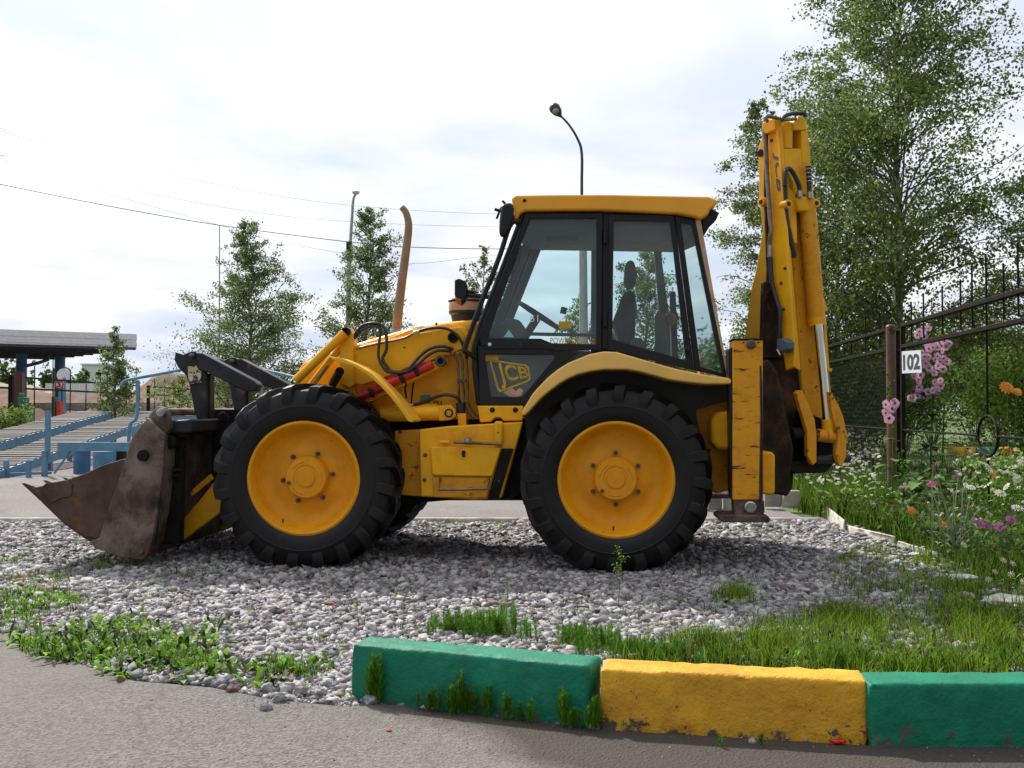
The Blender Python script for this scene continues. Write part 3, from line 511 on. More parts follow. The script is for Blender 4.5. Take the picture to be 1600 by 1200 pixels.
part(MB().lathe(F.px(219, 862, -.045), F.d, [(0, .02), (.005, .024), (.03, .024)], 16), 'pivot_pin', 'rust')
for sh in (0.0, 2.1): 
    m_ = MB(); part(m_.poly3([F.px(x, y, .04) + F.d * sh for x, y in [(232, 650), (240, 640), (248, 635), (256, 637), (262, 645), (264, 660), (266, 668), (258, 680)]], F.d * .07), 'bucket_lug', 'rust', .006)
part(MB().tube([F.px(249.5, 644, -.01), F.px(249.5, 644, -.01) + F.d * 2.3], .030, 16), 'bucket_pivot_shaft', 'pipe')
part(MB().lathe(F.px(249.5, 644, -.03), F.d, [(0, .02), (.005, .032), (.03, .032)], 16), 'pivot_pin', 'steel')
part(MB().lathe(F.px(262, 690, .1), F.d, [(0, .04), (.02, .055), (.12, .055)], 16), 'ram_boss', 'dark')
part(MB().tube([F.px(256, 720, .06), F.px(247, 765, .06)], .015, 10), 'jaw_ram_rod', 'chrome')
part(MB().tube([F.px(247, 765, .06), F.px(238, 850, .06)], .03, 12), 'jaw_ram', 'black')
# carriage behind the bucket
pz([(256, 662), (300, 668), (296, 760), (272, 800), (262, 850), (246, 848), (250, 760)], .66, 1.9, 'bucket_carriage', 'dark', .01)
pz([(256, 658), (300, 655), (300, 676), (258, 678)], .12, 2.2, 'carriage_beam', 'darkrust', .015)
pz([(260, 684), (285, 684), (280, 850), (245, 850)], .25, .35, 'carriage_plate', 'dark', .008)
for sh, dw in ((.42, 0), (1.36, 0)):
    m_ = MB(); part(m_.poly3([F.px(x, y, .52) + F.d * (sh - .42) for x, y in [(272, 562), (274, 550), (286, 554), (300, 548), (310, 551), (312, 575), (322, 583), (323, 677), (314, 676), (303, 640), (296, 602), (290, 586), (278, 574)]], F.d * .05), 'fork_upright', 'darkrust', .006)
    m_ = MB(); part(m_.poly3([F.px(x, y, .52) + F.d * (-.42 + sh + .05) for x, y in [(319, 583), (325, 584), (325, 679), (318, 678)]], F.d * .10), 'fork_edge', 'darkrust', .004)
    m_ = MB(); part(m_.poly3([F.px(x, y, .52) + F.d * (-.42 + sh - .03) for x, y in [(308, 551), (318, 552), (400, 596), (404, 601), (399, 611), (386, 612), (312, 576)]], F.d * .15), 'fork_tine', 'darkrust', .008)
    m_ = MB(); part(m_.poly3([F.px(x, y, .52) + F.d * (-.42 + sh - .01) for x, y in [(294, 573), (298, 572), (304, 574), (307, 571), (311, 578), (315, 580), (315, 598), (297, 600), (295, 590)]], F.d * .006), 'worn_sticker', 'wornyel')
    part(MB().lathe(F.px(300, 556, .50) + F.d * (sh - .44), F.d, [(0, .01), (.01, .022), (.04, .022)], 12), 'fork_pin', 'bolt')
    m_ = MB(); part(m_.poly3([F.px(x, y, .52) + F.d * (-.42 + sh + .2) for x, y in [(326, 648), (334, 643), (344, 650), (350, 690), (350, 700), (320, 700)]], F.d * .06), 'fork_hook', 'dark', .006)
hose([(262, 765), (262, 745), (272, 735), (282, 734)], .22, .012); hose([(252, 775), (258, 755), (268, 745), (280, 742)], .22, .012)
# ---------------- rear frame, stabiliser
st = part(MB().prism(F, [(1145, 533), (1148, 529), (1192, 529), (1192, 781), (1145, 781)], -.03, .15), 'stabiliser_leg', 'scratched', .006)
pz([(1144.5, 529), (1192.5, 529), (1192.5, 532), (1144.5, 532)], -.034, .16, 'top_cap', 'dark', .002, parent=st)
part(MB().lathe(F.px(1174, 538, -.055), F.d, [(0, .025), (.006, .033), (.03, .033)], 20), 'stabiliser_pin', 'bolt', parent=st)
for x in (1162, 1185): part(MB().lathe(F.px(x, 535, -.035), F.d, [(0, .006), (.004, .006)], 8), 'bolt', 'dark', parent=st)
pz([(1187, 571), (1189.5, 571), (1191.5, 600), (1192, 781), (1186, 781), (1188, 650)], -.033, -.028, 'rubbed_edge', 'darkrust', parent=st)
ft = pz([(1147, 780), (1194, 782), (1195, 800), (1190, 806), (1148, 804)], -.02, .14, 'stabiliser_foot', 'rust', .006)
part(MB().lathe(F.px(1173, 793, -.04), F.d, [(0, .035), (.006, .043), (.03, .043)], 24), 'foot_pin', 'steel', parent=ft)
pz([(1124, 808), (1130, 805), (1200, 806), (1204, 811), (1202, 817), (1128, 816), (1124, 812)], -.10, .25, 'stabiliser_pad', 'rust', .006)
m_ = MB(); part(m_.poly3([F.px(x, y, -.03) + F.d * 2.1 for x, y in [(1145, 529), (1192, 529), (1192, 781), (1145, 781)]], F.d * .18), 'far_stabiliser_leg', 'yellow_worn', .006)
m_ = MB(); part(m_.poly3([F.px(x, y, -.03) + F.d * 2.0 for x, y in [(1124, 808), (1204, 808), (1204, 817), (1124, 817)]], F.d * .35), 'far_stabiliser_pad', 'rust', .006)
pz([(1138, 548), (1146, 540), (1146, 780), (1142, 780)], .0, .14, 'stabiliser_guide', 'black', .004)
pz([(1190, 706), (1206, 706), (1211, 712), (1211, 770), (1206, 774), (1190, 772)], .10, .34, 'side_box', 'yellow', .015)
part(MB().prism(F, [(1112, 655), (1122, 644), (1146, 642), (1146, 703), (1122, 703), (1112, 690)], .25, .55), 'hydraulic_tank', 'yellow', .03)
pz([(1085, 636), (1146, 620), (1146, 765), (1118, 772), (1085, 740)], .55, 1.8, 'rear_frame', 'yellow_worn', .02)
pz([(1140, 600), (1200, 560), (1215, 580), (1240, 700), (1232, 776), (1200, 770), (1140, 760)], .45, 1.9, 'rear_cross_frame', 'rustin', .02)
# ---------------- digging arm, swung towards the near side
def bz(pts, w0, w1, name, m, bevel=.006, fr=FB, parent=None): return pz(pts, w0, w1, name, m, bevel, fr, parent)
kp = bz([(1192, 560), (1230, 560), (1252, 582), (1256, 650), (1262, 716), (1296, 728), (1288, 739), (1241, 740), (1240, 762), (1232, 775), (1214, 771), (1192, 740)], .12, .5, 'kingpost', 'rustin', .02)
for (x, y), r in (((1205, 665), .07), ((1222, 655), .06), ((1243, 678), .055), ((1228, 700), .06), ((1215, 745), .07)):
    part(MB().tube([FB.px(x, y, .06), FB.px(x, y, .06) + FB.d * .3], r, 16), 'kingpost_boss', 'dark', .006, parent=kp)
# boom (cream lit flank) and its rear
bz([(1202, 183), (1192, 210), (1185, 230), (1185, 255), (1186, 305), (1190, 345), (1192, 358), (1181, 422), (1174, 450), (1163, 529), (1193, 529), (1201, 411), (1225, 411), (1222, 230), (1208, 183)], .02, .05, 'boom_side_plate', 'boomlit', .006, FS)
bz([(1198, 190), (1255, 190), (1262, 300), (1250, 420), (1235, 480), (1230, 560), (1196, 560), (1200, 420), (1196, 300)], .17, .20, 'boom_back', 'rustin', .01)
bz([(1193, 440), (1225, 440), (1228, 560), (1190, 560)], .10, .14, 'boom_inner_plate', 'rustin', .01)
bz([(1203, 183), (1208, 181), (1213, 190), (1219, 227), (1223, 290), (1227, 343), (1232, 420), (1237, 490), (1241, 550), (1240, 573), (1228, 579), (1223, 550), (1220, 500), (1209, 450), (1203, 411), (1203, 300), (1200, 220)], -.02, .01, 'dipper_guide_plate', 'yellow', .006, FS)
bz([(1213, 187), (1222, 188), (1229, 300), (1240, 440), (1251, 579), (1240, 573), (1234, 480), (1226, 340), (1218, 227)], -.012, .01, 'dipper_guide_edge', 'yellow', .003)
# dipper
bz([(1225, 231), (1251, 232), (1256, 300), (1268, 330), (1290, 520), (1302, 640), (1292, 668), (1262, 668), (1252, 585), (1246, 510), (1238, 400), (1230, 300)], .085, .16, 'dipper_arm', 'yellow_worn', .012)
bz([(1230, 262), (1239, 283), (1243, 305), (1245, 340), (1246, 380), (1240, 380), (1231, 330)], .0, .03, 'dipper_link_plate', 'yellow', .006)
bz([(1209, 184), (1221, 187), (1221, 203), (1212, 202)], -.01, .14, 'boom_head_block', 'yellow', .006)
bz([(1241, 190), (1247, 186), (1248, 181), (1256, 182), (1260, 192), (1261, 203), (1241, 203)], -.01, .14, 'boom_head_block', 'yellow', .006)
bz([(1252, 203), (1261, 203), (1264, 215), (1267, 260), (1272, 310), (1276, 360), (1286, 459), (1294, 485), (1287, 488), (1277, 460), (1266, 380), (1262, 320), (1254, 260)], .0, .14, 'boom_right_plate', 'yellow', .006)
bz([(1286, 490), (1290, 490), (1295, 560), (1296, 575), (1301, 576), (1300, 581), (1293, 580), (1290, 560)], .02, .08, 'guard_edge', 'yellow', .003)
part(MB().tube([FB.px(1230, 193, .05), FB.px(1229, 233, .05)], .045, 20), 'ram_rod_end', 'yellow')
bz([(1225, 232), (1252, 232), (1254, 255), (1258, 262), (1261, 303), (1240, 303), (1228, 290)], .0, .09, 'ram_bracket', 'yellow', .008)
dr = part(MB().tube([FB.px(1259, 310, .02), FB.px(1263, 345, .02), FB.px(1275, 490, .02), FB.px(1276, 502, .02)], [.066, .069, .067, .067], 24), 'dipper_ram', 'yellow_worn', smooth=50)
part(MB().tube([FB.px(1275.5, 495, .02), FB.px(1277, 509, .02)], .072, 24), 'ram_collar', 'yellow', parent=dr)
part(MB().tube([FB.px(1277.5, 507, -.03), FB.px(1293, 662, -.03)], .037, 20), 'ram_rod', 'chrome', parent=dr)
part(MB().tube([FB.px(1292.5, 655, -.03), FB.px(1294, 676, -.03)], .046, 20), 'ram_rod_eye', 'yellow', parent=dr)
bz([(1246, 310), (1250, 306), (1272, 308), (1275, 318), (1275, 330), (1248, 330)], -.04, .05, 'ram_head', 'yellow', .012)
for x, y in ((1277, 317), (1233.5, 318), (1188, 315), (1200, 200)):
    fr = FS if x < 1210 else FB; part(MB().lathe(fr.px(x, y, -.06 if fr is FS else -.05), fr.d, [(0, .015), (.005, .034), (.05, .04), (.08, .04)], 20), 'pivot_boss', 'yellow')
    part(MB().lathe(fr.px(x, y, -.065 if fr is FS else -.055), fr.d, [(0, .015), (.008, .02)], 16), 'pivot_pin', 'darkrust')
part(MB().lathe(FS.px(1187.5, 239, .0), FS.d, [(0, .03), (.01, .03)], 16), 'pivot_hole', 'dark')
# tipping links
bz([(1244, 614), (1248, 610), (1254, 610), (1260, 624), (1273, 655), (1276, 680), (1276, 722), (1270, 727), (1262, 712), (1261, 672), (1252, 642)], -.10, -.06, 'tipping_link', 'yellow_worn', .004)
bz([(1296, 612), (1300, 614), (1310, 632), (1318, 652), (1323, 676), (1322, 714), (1316, 729), (1311, 727), (1306, 708), (1310, 684), (1300, 645)], -.10, -.06, 'tipping_link', 'yellow_worn', .004)
for a, b, r, m in (((1275, 680), (1288, 681), .050, 'yellow_worn'), ((1288.6, 681), (1304, 682), .054, 'yellow_worn'), ((1304.6, 682), (1318, 682), .050, 'yellow_worn'), ((1272, 719), (1325, 716), .036, 'darkrust'), ((1236, 678), (1260, 676), .045, 'dark')):
    part(MB().tube([FB.px(*a, -.03), FB.px(*b, -.03)], r, 20), 'link_roller', m)
bz([(1250, 640), (1300, 660), (1303, 712), (1258, 715)], .03, .10, 'dipper_nose', 'dark', .01)
bz([(1215, 722), (1306, 722), (1290, 739), (1241, 740)], -.02, .12, 'quick_hitch', 'dark', .01)
# boom hoses
BH = [((1200, 190), (1196, 185), (1199, 182), (1212, 184), (1226, 187), (1244, 186)), ((1221, 188), (1226, 182), (1236, 178), (1256, 177), (1257, 181))]
hose(BH[0], -.05, .014, fr=FB, m='pipe'); hose(BH[1], -.05, .016, fr=FB)
hose([(1197, 186), (1194, 200), (1198, 260), (1203, 340), (1205, 360), (1203, 372), (1202, 385)], -.055, .017, fr=FS, name='hard_pipe', m='pipe')
hose([(1203, 384), (1203, 402)], -.055, .02, fr=FS, name='hose_fitting', m='steel', sm=0)
hose([(1204, 402), (1206, 440), (1214, 470), (1219, 490), (1218, 520), (1217, 530)], -.06, .018, fr=FS)
part(MB().prism(FS, [(1213, 530), (1222, 528), (1230, 534), (1230, 546), (1220, 551), (1213, 545)], -.12, -.03), 'valve_block', mat('grey_blue_metal', (.07, .09, .12), .5), .01)
part(MB().tube([FS.px(1215, 546, -.08), FS.px(1220, 555, -.08)], .014, 8), 'valve_nut', 'steel')
hose([(1226, 290), (1228, 268), (1234, 264), (1242, 275), (1249, 292), (1250, 306)], -.05, .019, fr=FB); hose([(1263, 262), (1264, 280), (1265, 306)], -.05, .019, fr=FB)
for (x, y) in ((1249.5, 300), (1265, 302)): part(MB().tube([FB.px(x, y - 2, -.05), FB.px(x + .5, y + 8, -.05)], .022, 10), 'hose_fitting', 'steel')
hs = hose([(1226, 290), (1228, 330), (1233, 370), (1240, 395), (1240, 402)], -.01, .02, fr=FB)
for q in range(16):
    t = q / 15; x = 1231.5 + 9 * t; y = 358 + 40 * t; part(MB().tube([FB.px(x, y, -.01), FB.px(x + .3, y + 1.4, -.01)], .024, 10), 'hose_coil', 'hose', parent=hs)
for q in range(9): part(MB().tube([FB.px(1263 + q * .2, 260 + q * 3.2, -.05), FB.px(1263 + q * .2, 261.6 + q * 3.2, -.05)], .023, 10), 'hose_coil', 'steel' if q % 2 else 'hose', parent=hs)
for x, y in ((1219, 442), (1223, 483), (1225, 419), (1204, 219)): part(MB().lathe(FS.px(x, y, -.035), FS.d, [(0, .008), (.012, .014), (.02, .014)], 8), 'bolt', 'bolt')
# lettering on the boom: reads downwards
q0 = -.0235
text_on('lettering', 'JCB', [FS.px(1217.5, 240, q0), FS.px(1223.5, 303, q0), FS.px(1211, 296, q0), FS.px(1207, 238, q0)], 'decalgrey', BL, .002, -FS.d, 1.8)
# ================================================================== GROUND
M['soil'] = mat('soil', (0.13, 0.105, 0.08), 0.95, var=0.3, vscale=2.5, bump=0.6, bscale=18)
M['grassland'] = mat('grass_ground', (0.085, 0.13, 0.03), 0.95, var=0.35, vscale=1.5, wear=True, wscale=3, wthr=0.62, wcol=(0.12, 0.10, 0.06), bump=0.6, bscale=20)
def asphalt_mat(name, col, dark_area):
    m = bpy.data.materials.new(name); m.use_nodes = True; t = m.node_tree; n = t.nodes; l = t.links; b = n['Principled BSDF']; b.inputs['Roughness'].default_value = 0.9; b.inputs['Specular IOR Level'].default_value = .25
    c = n.new('ShaderNodeTexCoord')
    def nz(s, d=4, r=.6):
        q = n.new('ShaderNodeTexNoise'); q.inputs['Scale'].default_value = s; q.inputs['Detail'].default_value = d; q.inputs['Roughness'].default_value = r; l.new(c.outputs['Object'], q.inputs['Vector']); return q
    v = n.new('ShaderNodeTexVoronoi'); v.inputs['Scale'].default_value = 95; l.new(c.outputs['Object'], v.inputs['Vector'])
    rp = n.new('ShaderNodeValToRGB'); l.new(v.outputs['Color'], rp.inputs[0])
    rp.color_ramp.elements[0].color = (*[x * .58 for x in col], 1); rp.color_ramp.elements[1].color = (*[x * 1.45 for x in col], 1); rp.color_ramp.elements[0].position = .1
    def mix(cur, fac, colr, a=1.0):
        mm = n.new('ShaderNodeMath'); mm.operation = 'MULTIPLY'; mm.inputs[1].default_value = a; l.new(fac, mm.inputs[0])
        q = n.new('ShaderNodeMix'); q.data_type = 'RGBA'; l.new(mm.outputs[0], q.inputs[0]); l.new(cur, q.inputs[6]); q.inputs[7].default_value = (*colr, 1); return q.outputs[2]
    def rng_(src, a, b_):
        q = n.new('ShaderNodeMapRange'); l.new(src, q.inputs[0]); q.inputs[1].default_value = a; q.inputs[2].default_value = b_; return q.outputs[0]
    cur = mix(rp.outputs[0], rng_(nz(1.3, 6).outputs['Fac'], .4, .75), tuple(x * .72 for x in col), .6)
    cur = mix(cur, rng_(nz(.5, 7).outputs['Fac'], .45, .7), (col[0] * 1.3, col[1] * 1.22, col[2] * 1.1), .5)
    if dark_area:
        # darker asphalt beyond a soft diagonal edge in front of the kerbs
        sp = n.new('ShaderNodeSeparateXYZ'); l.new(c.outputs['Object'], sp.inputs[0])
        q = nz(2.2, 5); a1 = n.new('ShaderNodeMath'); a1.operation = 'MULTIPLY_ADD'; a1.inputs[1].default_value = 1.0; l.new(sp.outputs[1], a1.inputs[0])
        # f = Y + .95*x - k + noise : soft edge of the darker area
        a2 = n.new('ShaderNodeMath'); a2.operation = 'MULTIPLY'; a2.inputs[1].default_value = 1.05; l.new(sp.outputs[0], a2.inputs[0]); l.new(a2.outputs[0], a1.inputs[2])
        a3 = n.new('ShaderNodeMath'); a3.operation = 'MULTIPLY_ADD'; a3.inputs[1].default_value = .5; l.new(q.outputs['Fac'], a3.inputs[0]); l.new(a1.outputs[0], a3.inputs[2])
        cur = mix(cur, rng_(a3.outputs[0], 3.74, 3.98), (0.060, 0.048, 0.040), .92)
    # cracks
    v2 = n.new('ShaderNodeTexVoronoi'); v2.feature = 'DISTANCE_TO_EDGE'; v2.inputs['Scale'].default_value = .55
    q = nz(3, 6); va = n.new('ShaderNodeVectorMath'); va.operation = 'MULTIPLY_ADD'; va.inputs[1].default_value = (.35, .35, 0); l.new(q.outputs['Color'], va.inputs[0]); l.new(c.outputs['Object'], va.inputs[2]); l.new(va.outputs[0], v2.inputs['Vector'])
    inv = n.new('ShaderNodeMapRange'); l.new(v2.outputs['Distance'], inv.inputs[0]); inv.inputs[1].default_value = 0; inv.inputs[2].default_value = .008; inv.inputs[3].default_value = 1; inv.inputs[4].default_value = 0
    cur = mix(cur, inv.outputs[0], (.05, .045, .04), .22)
    l.new(cur, b.inputs['Base Color'])
    bp = n.new('ShaderNodeBump'); bp.inputs['Strength'].default_value = .8; bp.inputs['Distance'].default_value = .007; l.new(v.outputs['Distance'], bp.inputs['Height']); l.new(bp.outputs[0], b.inputs['Normal'])
    return m
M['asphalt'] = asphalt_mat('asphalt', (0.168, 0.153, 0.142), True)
M['asphalt_far'] = asphalt_mat('asphalt_far', (0.22, 0.20, 0.19), False)
def sheet(name, pts, z, m, sub=0):
    mb = MB(); mb.add([(x, y, z) for x, y in pts], [tuple(range(len(pts)))]); o = mb.build(name, m, None, smooth=0); o['kind'] = 'structure'; return o
sheet('ground', [(-600, -20), (600, -20), (600, 1200), (-600, 1200)], -.03, 'grassland')
gb = [G(x, y) for x, y in [(-500, 985), (0, 990), (70, 1010), (130, 1040), (210, 1064), (330, 1074), (430, 1094), (540, 1104), (600, 1100), (740, 1115), (937, 1140), (1357, 1165), (2000, 1170)]]
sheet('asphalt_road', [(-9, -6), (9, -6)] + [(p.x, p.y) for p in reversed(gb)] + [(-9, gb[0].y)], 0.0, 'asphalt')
def edge_of_bed(x):
    for a, b in zip(gb[:-1], gb[1:]):
        if a.x <= x <= b.x: return a.y + (b.y - a.y) * (x - a.x) / (b.x - a.x)
    return gb[0].y if x < gb[0].x else gb[-1].y
FARROAD = 10.9
# gravel bed: bumpy sheet
nx, ny = 150, 110; xs = np.linspace(-7.5, 6.0, nx); V = []
for j in range(ny):
    for i in range(nx):
        x = xs[i]; y0 = edge_of_bed(x) - .03; y1 = FARROAD if x < 3.3 else 11.5; y = y0 + (y1 - y0) * j / (ny - 1)
        h = -.022 + .012 * min(1, (y - y0) / .5) + .016 * noise.noise((x * 1.1, y * 1.1, 0)) + .010 * noise.noise((x * 4, y * 4, 3))
        V.append((x, y, max(h, -.024) if j else -.024))
Q = [(j * nx + i, j * nx + i + 1, (j + 1) * nx + i + 1, (j + 1) * nx + i) for j in range(ny - 1) for i in range(nx - 1)]
M['gravelbed'] = mat('gravel_bed_fines', (0.17, 0.155, 0.14), 0.95, var=0.5, vscale=45, bump=1.0, bscale=60)
def soil_zone(m):
    # where the bed peters out into dark garden soil on the right
    t = m.node_tree; n = t.nodes; l = t.links; b = n['Principled BSDF']; src = b.inputs['Base Color'].links[0].from_socket
    c = n.new('ShaderNodeTexCoord'); q = n.new('ShaderNodeTexNoise'); q.inputs['Scale'].default_value = 1.6; q.inputs['Detail'].default_value = 6; l.new(c.outputs['Object'], q.inputs['Vector'])
    sp = n.new('ShaderNodeSeparateXYZ'); l.new(c.outputs['Object'], sp.inputs[0]); a = n.new('ShaderNodeMath'); a.operation = 'SUBTRACT'; l.new(sp.outputs[0], a.inputs[0]); l.new(sp.outputs[1], a.inputs[1])
    k = n.new('ShaderNodeMath'); k.operation = 'MULTIPLY_ADD'; k.inputs[1].default_value = 1.2; l.new(q.outputs['Fac'], k.inputs[0]); l.new(a.outputs[0], k.inputs[2])
    r = n.new('ShaderNodeMapRange'); l.new(k.outputs[0], r.inputs[0]); r.inputs[1].default_value = -3.95; r.inputs[2].default_value = -3.6
    x = n.new('ShaderNodeMix'); x.data_type = 'RGBA'; l.new(r.outputs[0], x.inputs[0]); l.new(src, x.inputs[6]); x.inputs[7].default_value = (.055, .045, .028, 1); l.new(x.outputs[2], b.inputs['Base Color'])
soil_zone(M['gravelbed'])
BEDV = np.array(V).reshape(ny, nx, 3)
bed = npmesh('gravel_bed', V, Q, None, 'gravelbed', smooth=True); bed['kind'] = 'structure'
def bed_z(x, y):
    y0 = edge_of_bed(x) - .03
    if y < y0 or x < -7.5 or x > 6: return 0.0 if y < y0 else -.02
    return max(-.024, -.022 + .012 * min(1, (y - y0) / .5) + .016 * noise.noise((x * 1.1, y * 1.1, 0)) + .010 * noise.noise((x * 4, y * 4, 3)))
# icosahedral stones
def ico():
    p = (1 + 5 ** .5) / 2; v = np.array([(-1, p, 0), (1, p, 0), (-1, -p, 0), (1, -p, 0), (0, -1, p), (0, 1, p), (0, -1, -p), (0, 1, -p), (p, 0, -1), (p, 0, 1), (-p, 0, -1), (-p, 0, 1)], float)
    v /= np.linalg.norm(v[0]); f = [(0, 11, 5), (0, 5, 1), (0, 1, 7), (0, 7, 10), (0, 10, 11), (1, 5, 9), (5, 11, 4), (11, 10, 2), (10, 7, 6), (7, 1, 8), (3, 9, 4), (3, 4, 2), (3, 2, 6), (3, 6, 8), (3, 8, 9), (4, 9, 5), (2, 4, 11), (6, 2, 10), (8, 6, 7), (9, 8, 1)]
    return v, np.array(f)
ICO, ICF = ico()
def rot_rand(n):
    q = rng.normal(size=(n, 4)); q /= np.linalg.norm(q, axis=1)[:, None]; w_, x, y, z = q.T
    return np.stack([1 - 2 * (y * y + z * z), 2 * (x * y - z * w_), 2 * (x * z + y * w_), 2 * (x * y + z * w_), 1 - 2 * (x * x + z * z), 2 * (y * z - x * w_), 2 * (x * z - y * w_), 2 * (y * z + x * w_), 1 - 2 * (x * x + y * y)], 1).reshape(n, 3, 3)
def stones(name, pos, size, m, flat=.62):
    n = len(pos); base = ICO[None] * (1 + rng.uniform(-.36, .30, (n, 12, 1))); ax = rng.uniform(.62, 1.25, (n, 1, 3)); v = base * ax
    v = np.einsum('nij,nkj->nki', rot_rand(n), v); v[:, :, 2] *= flat; v *= size[:, None, None]; v += pos[:, None, :]
    f = ICF[None] + (np.arange(n) * 12)[:, None, None]
    return npmesh(name, v.reshape(-1, 3), None, f.reshape(-1, 3), m)
M['stone'] = mat('gravel_stone', (0.33, 0.31, 0.31), 0.85, var=0.33, vscale=30, island=True, bump=0.5, bscale=120)
for e_, c_ in ((.1, (.22, .165, .14)), (.3, (.19, .185, .195)), (.6, (.32, .305, .31)), (.9, (.42, .40, .39))):
    r_ = [n for n in M['stone'].node_tree.nodes if n.type == 'VALTORGB'][0].color_ramp; q = r_.elements.new(e_ * .6 + .2); q.color = (*c_, 1)
def in_px(pts, x, y): pass
def veg_density(x, y):
    """0 = bare gravel, 1 = overgrown"""
    r_ = Vector((x, y, 0)) - CAM; px = 800 + 1600 * x / y; py = 640 + 1600 * 1.19 / y
    d = 0
    t = (px - 1330 + (py - 900) * -.6) / 150; d = max(d, min(1, t))
    if py > 985 and px > 900: d = max(d, min(1, (py - 985) / 30) * min(1, (px - 880) / 150))
    return d
NS = 80000; xs_ = rng.uniform(-6.5, 4.2, int(NS * 2.6)); py_ = rng.uniform(815, 1125, int(NS * 2.6)); ys_ = 1904 / (py_ - 640) + rng.uniform(-.1, .1, int(NS * 2.6))
keep = []; 
for x, y in zip(xs_, ys_):
    if y > FARROAD - .1 or y < edge_of_bed(x) + .03 or abs(x) > y * .58: keep.append(False); continue
    v = veg_density(x, y); nn = noise.noise((x * .9, y * .9, 7)) * .5 + .5
    k_ = rng.random() > v * .93
    if x < -2.0 and y < 6.2 and nn > .62: k_ = k_ and rng.random() > .75
    keep.append(k_)
keep = np.array(keep); X = xs_[keep]; Y_ = ys_[keep]
sel = rng.permutation(len(X))[:NS]; X = X[sel]; Y_ = Y_[sel]
Z = np.array([bed_z(a, b) for a, b in zip(X, Y_)]); S = rng.lognormal(math.log(.0148), .40, len(X)); S = np.clip(S, .007, .036)
S *= np.clip(.9 + (Y_ - 5) * .05, .9, 1.2)
CUBE = np.array([(x, y, z) for x in (-1, 1) for y in (-1, 1) for z in (-1, 1)], float) * .72
CUF = np.array([(0, 1, 3, 2), (4, 6, 7, 5), (0, 4, 5, 1), (2, 3, 7, 6), (0, 2, 6, 4), (1, 5, 7, 3)])
def chips(name, pos, size, m, flat=.7):
    """angular crushed chips"""
    n = len(pos); base = CUBE[None] + rng.uniform(-.42, .42, (n, 8, 3)); v = base * rng.uniform(.55, 1.3, (n, 1, 3)); v = np.einsum('nij,nkj->nki', rot_rand(n), v); v[:, :, 2] *= flat; v *= size[:, None, None]; v += pos[:, None, :]
    f = CUF[None] + (np.arange(n) * 8)[:, None, None]; f = f.reshape(-1, 4); return npmesh(name, v.reshape(-1, 3), None, np.concatenate([f[:, [0, 1, 2]], f[:, [0, 2, 3]]]), m)
gst = chips('gravel', np.stack([X, Y_, Z + S * .35 + rng.uniform(0, .010, len(X))], 1), S, 'stone'); tag(gst, 'grey crushed granite gravel spread under and in front of the backhoe', 'gravel', kind='stuff')
# loose stones on the asphalt, each its own thing
M['loose'] = mat('loose_stone', (0.33, 0.32, 0.32), 0.85, var=0.3, vscale=25, bump=0.8, bscale=70)
def blob(seed, sx, sy, sz):
    bm = bmesh.new(); bmesh.ops.create_icosphere(bm, subdivisions=3, radius=1)
    for v in bm.verts:
        p = v.co.copy(); d = noise.noise(p * 1.1 + Vector((seed * 3.1, 0, 0))) * .42 + noise.noise(p * 2.7 + Vector((0, seed, 0))) * .16
        p = p * (1 + d); p = Vector([round(q * 3.2) / 3.2 * .35 + q * .65 for q in p]); v.co = Vector((p.x * sx, p.y * sy, max(-.55, p.z) * sz))
    me = bpy.data.meshes.new('stone'); bm.to_mesh(me); bm.free(); me.polygons.foreach_set('use_smooth', [True] * len(me.polygons)); me.set_sharp_from_angle(angle=R(28)); return me
LS = [(258, 1056, 18, 'small grey stone on the asphalt below the middle of the left weed patch'), (291, 1053, 22, 'flat pale stone at the lower edge of the left weed patch'), (345, 1070, 18, 'grey stone at the left end of the row beside the small weed clump'), (372, 1072, 22, 'pinkish flat stone next in the row beside the small weed clump'), (362, 1080, 18, 'low brownish stone lying in front of the row of loose stones'), (418, 1079, 26, 'grey stone in the middle of the row just left of the kerb end'), (448, 1080, 30, 'long grey stone lying half over the soil left of the kerb end'), (470, 1084, 22, 'rounded grey stone at the middle of the row by the kerb'), (497, 1085, 26, 'largest rounded grey stone of the row by the kerb'), (512, 1074, 22, 'upright grey stone leaning near the green kerb end'), (437, 1096, 24, 'grey stone lying in front of the row on the asphalt'), (416, 1108, 22, 'angular grey stone lying alone furthest out on the asphalt'), (578, 1098, 24, 'pale stone at the foot of the left green kerbstone'), (236, 1094, 6, 'tiny dark pebble alone on the asphalt'), (188, 1064, 12, 'reddish brown chip on the asphalt edge'), (1176, 1160, 14, 'small pale stone at the foot of the yellow kerbstone'), (1259, 1158, 8, 'tiny pale pebble at the foot of the yellow kerbstone near its right end')]
for i, (x, y, wpx, lb) in enumerate(LS):
    p = G(x, y); s_ = wpx / 1600 * p.y / 2; me = blob(i + 1, s_, s_ * random.uniform(.7, .9), s_ * random.uniform(.6, .85)); o = bpy.data.objects.new('loose_stone', me); COL.objects.link(o)
    me.materials.append(M['loose'] if 'reddish' not in lb and 'brownish' not in lb else mat('brown_stone', (.2, .11, .08), .9)); o.location = (p.x, p.y, s_ * .3); o.rotation_euler = (0, 0, random.uniform(0, 6)); tag(o, lb, 'stone', 'loose stones along the asphalt edge')
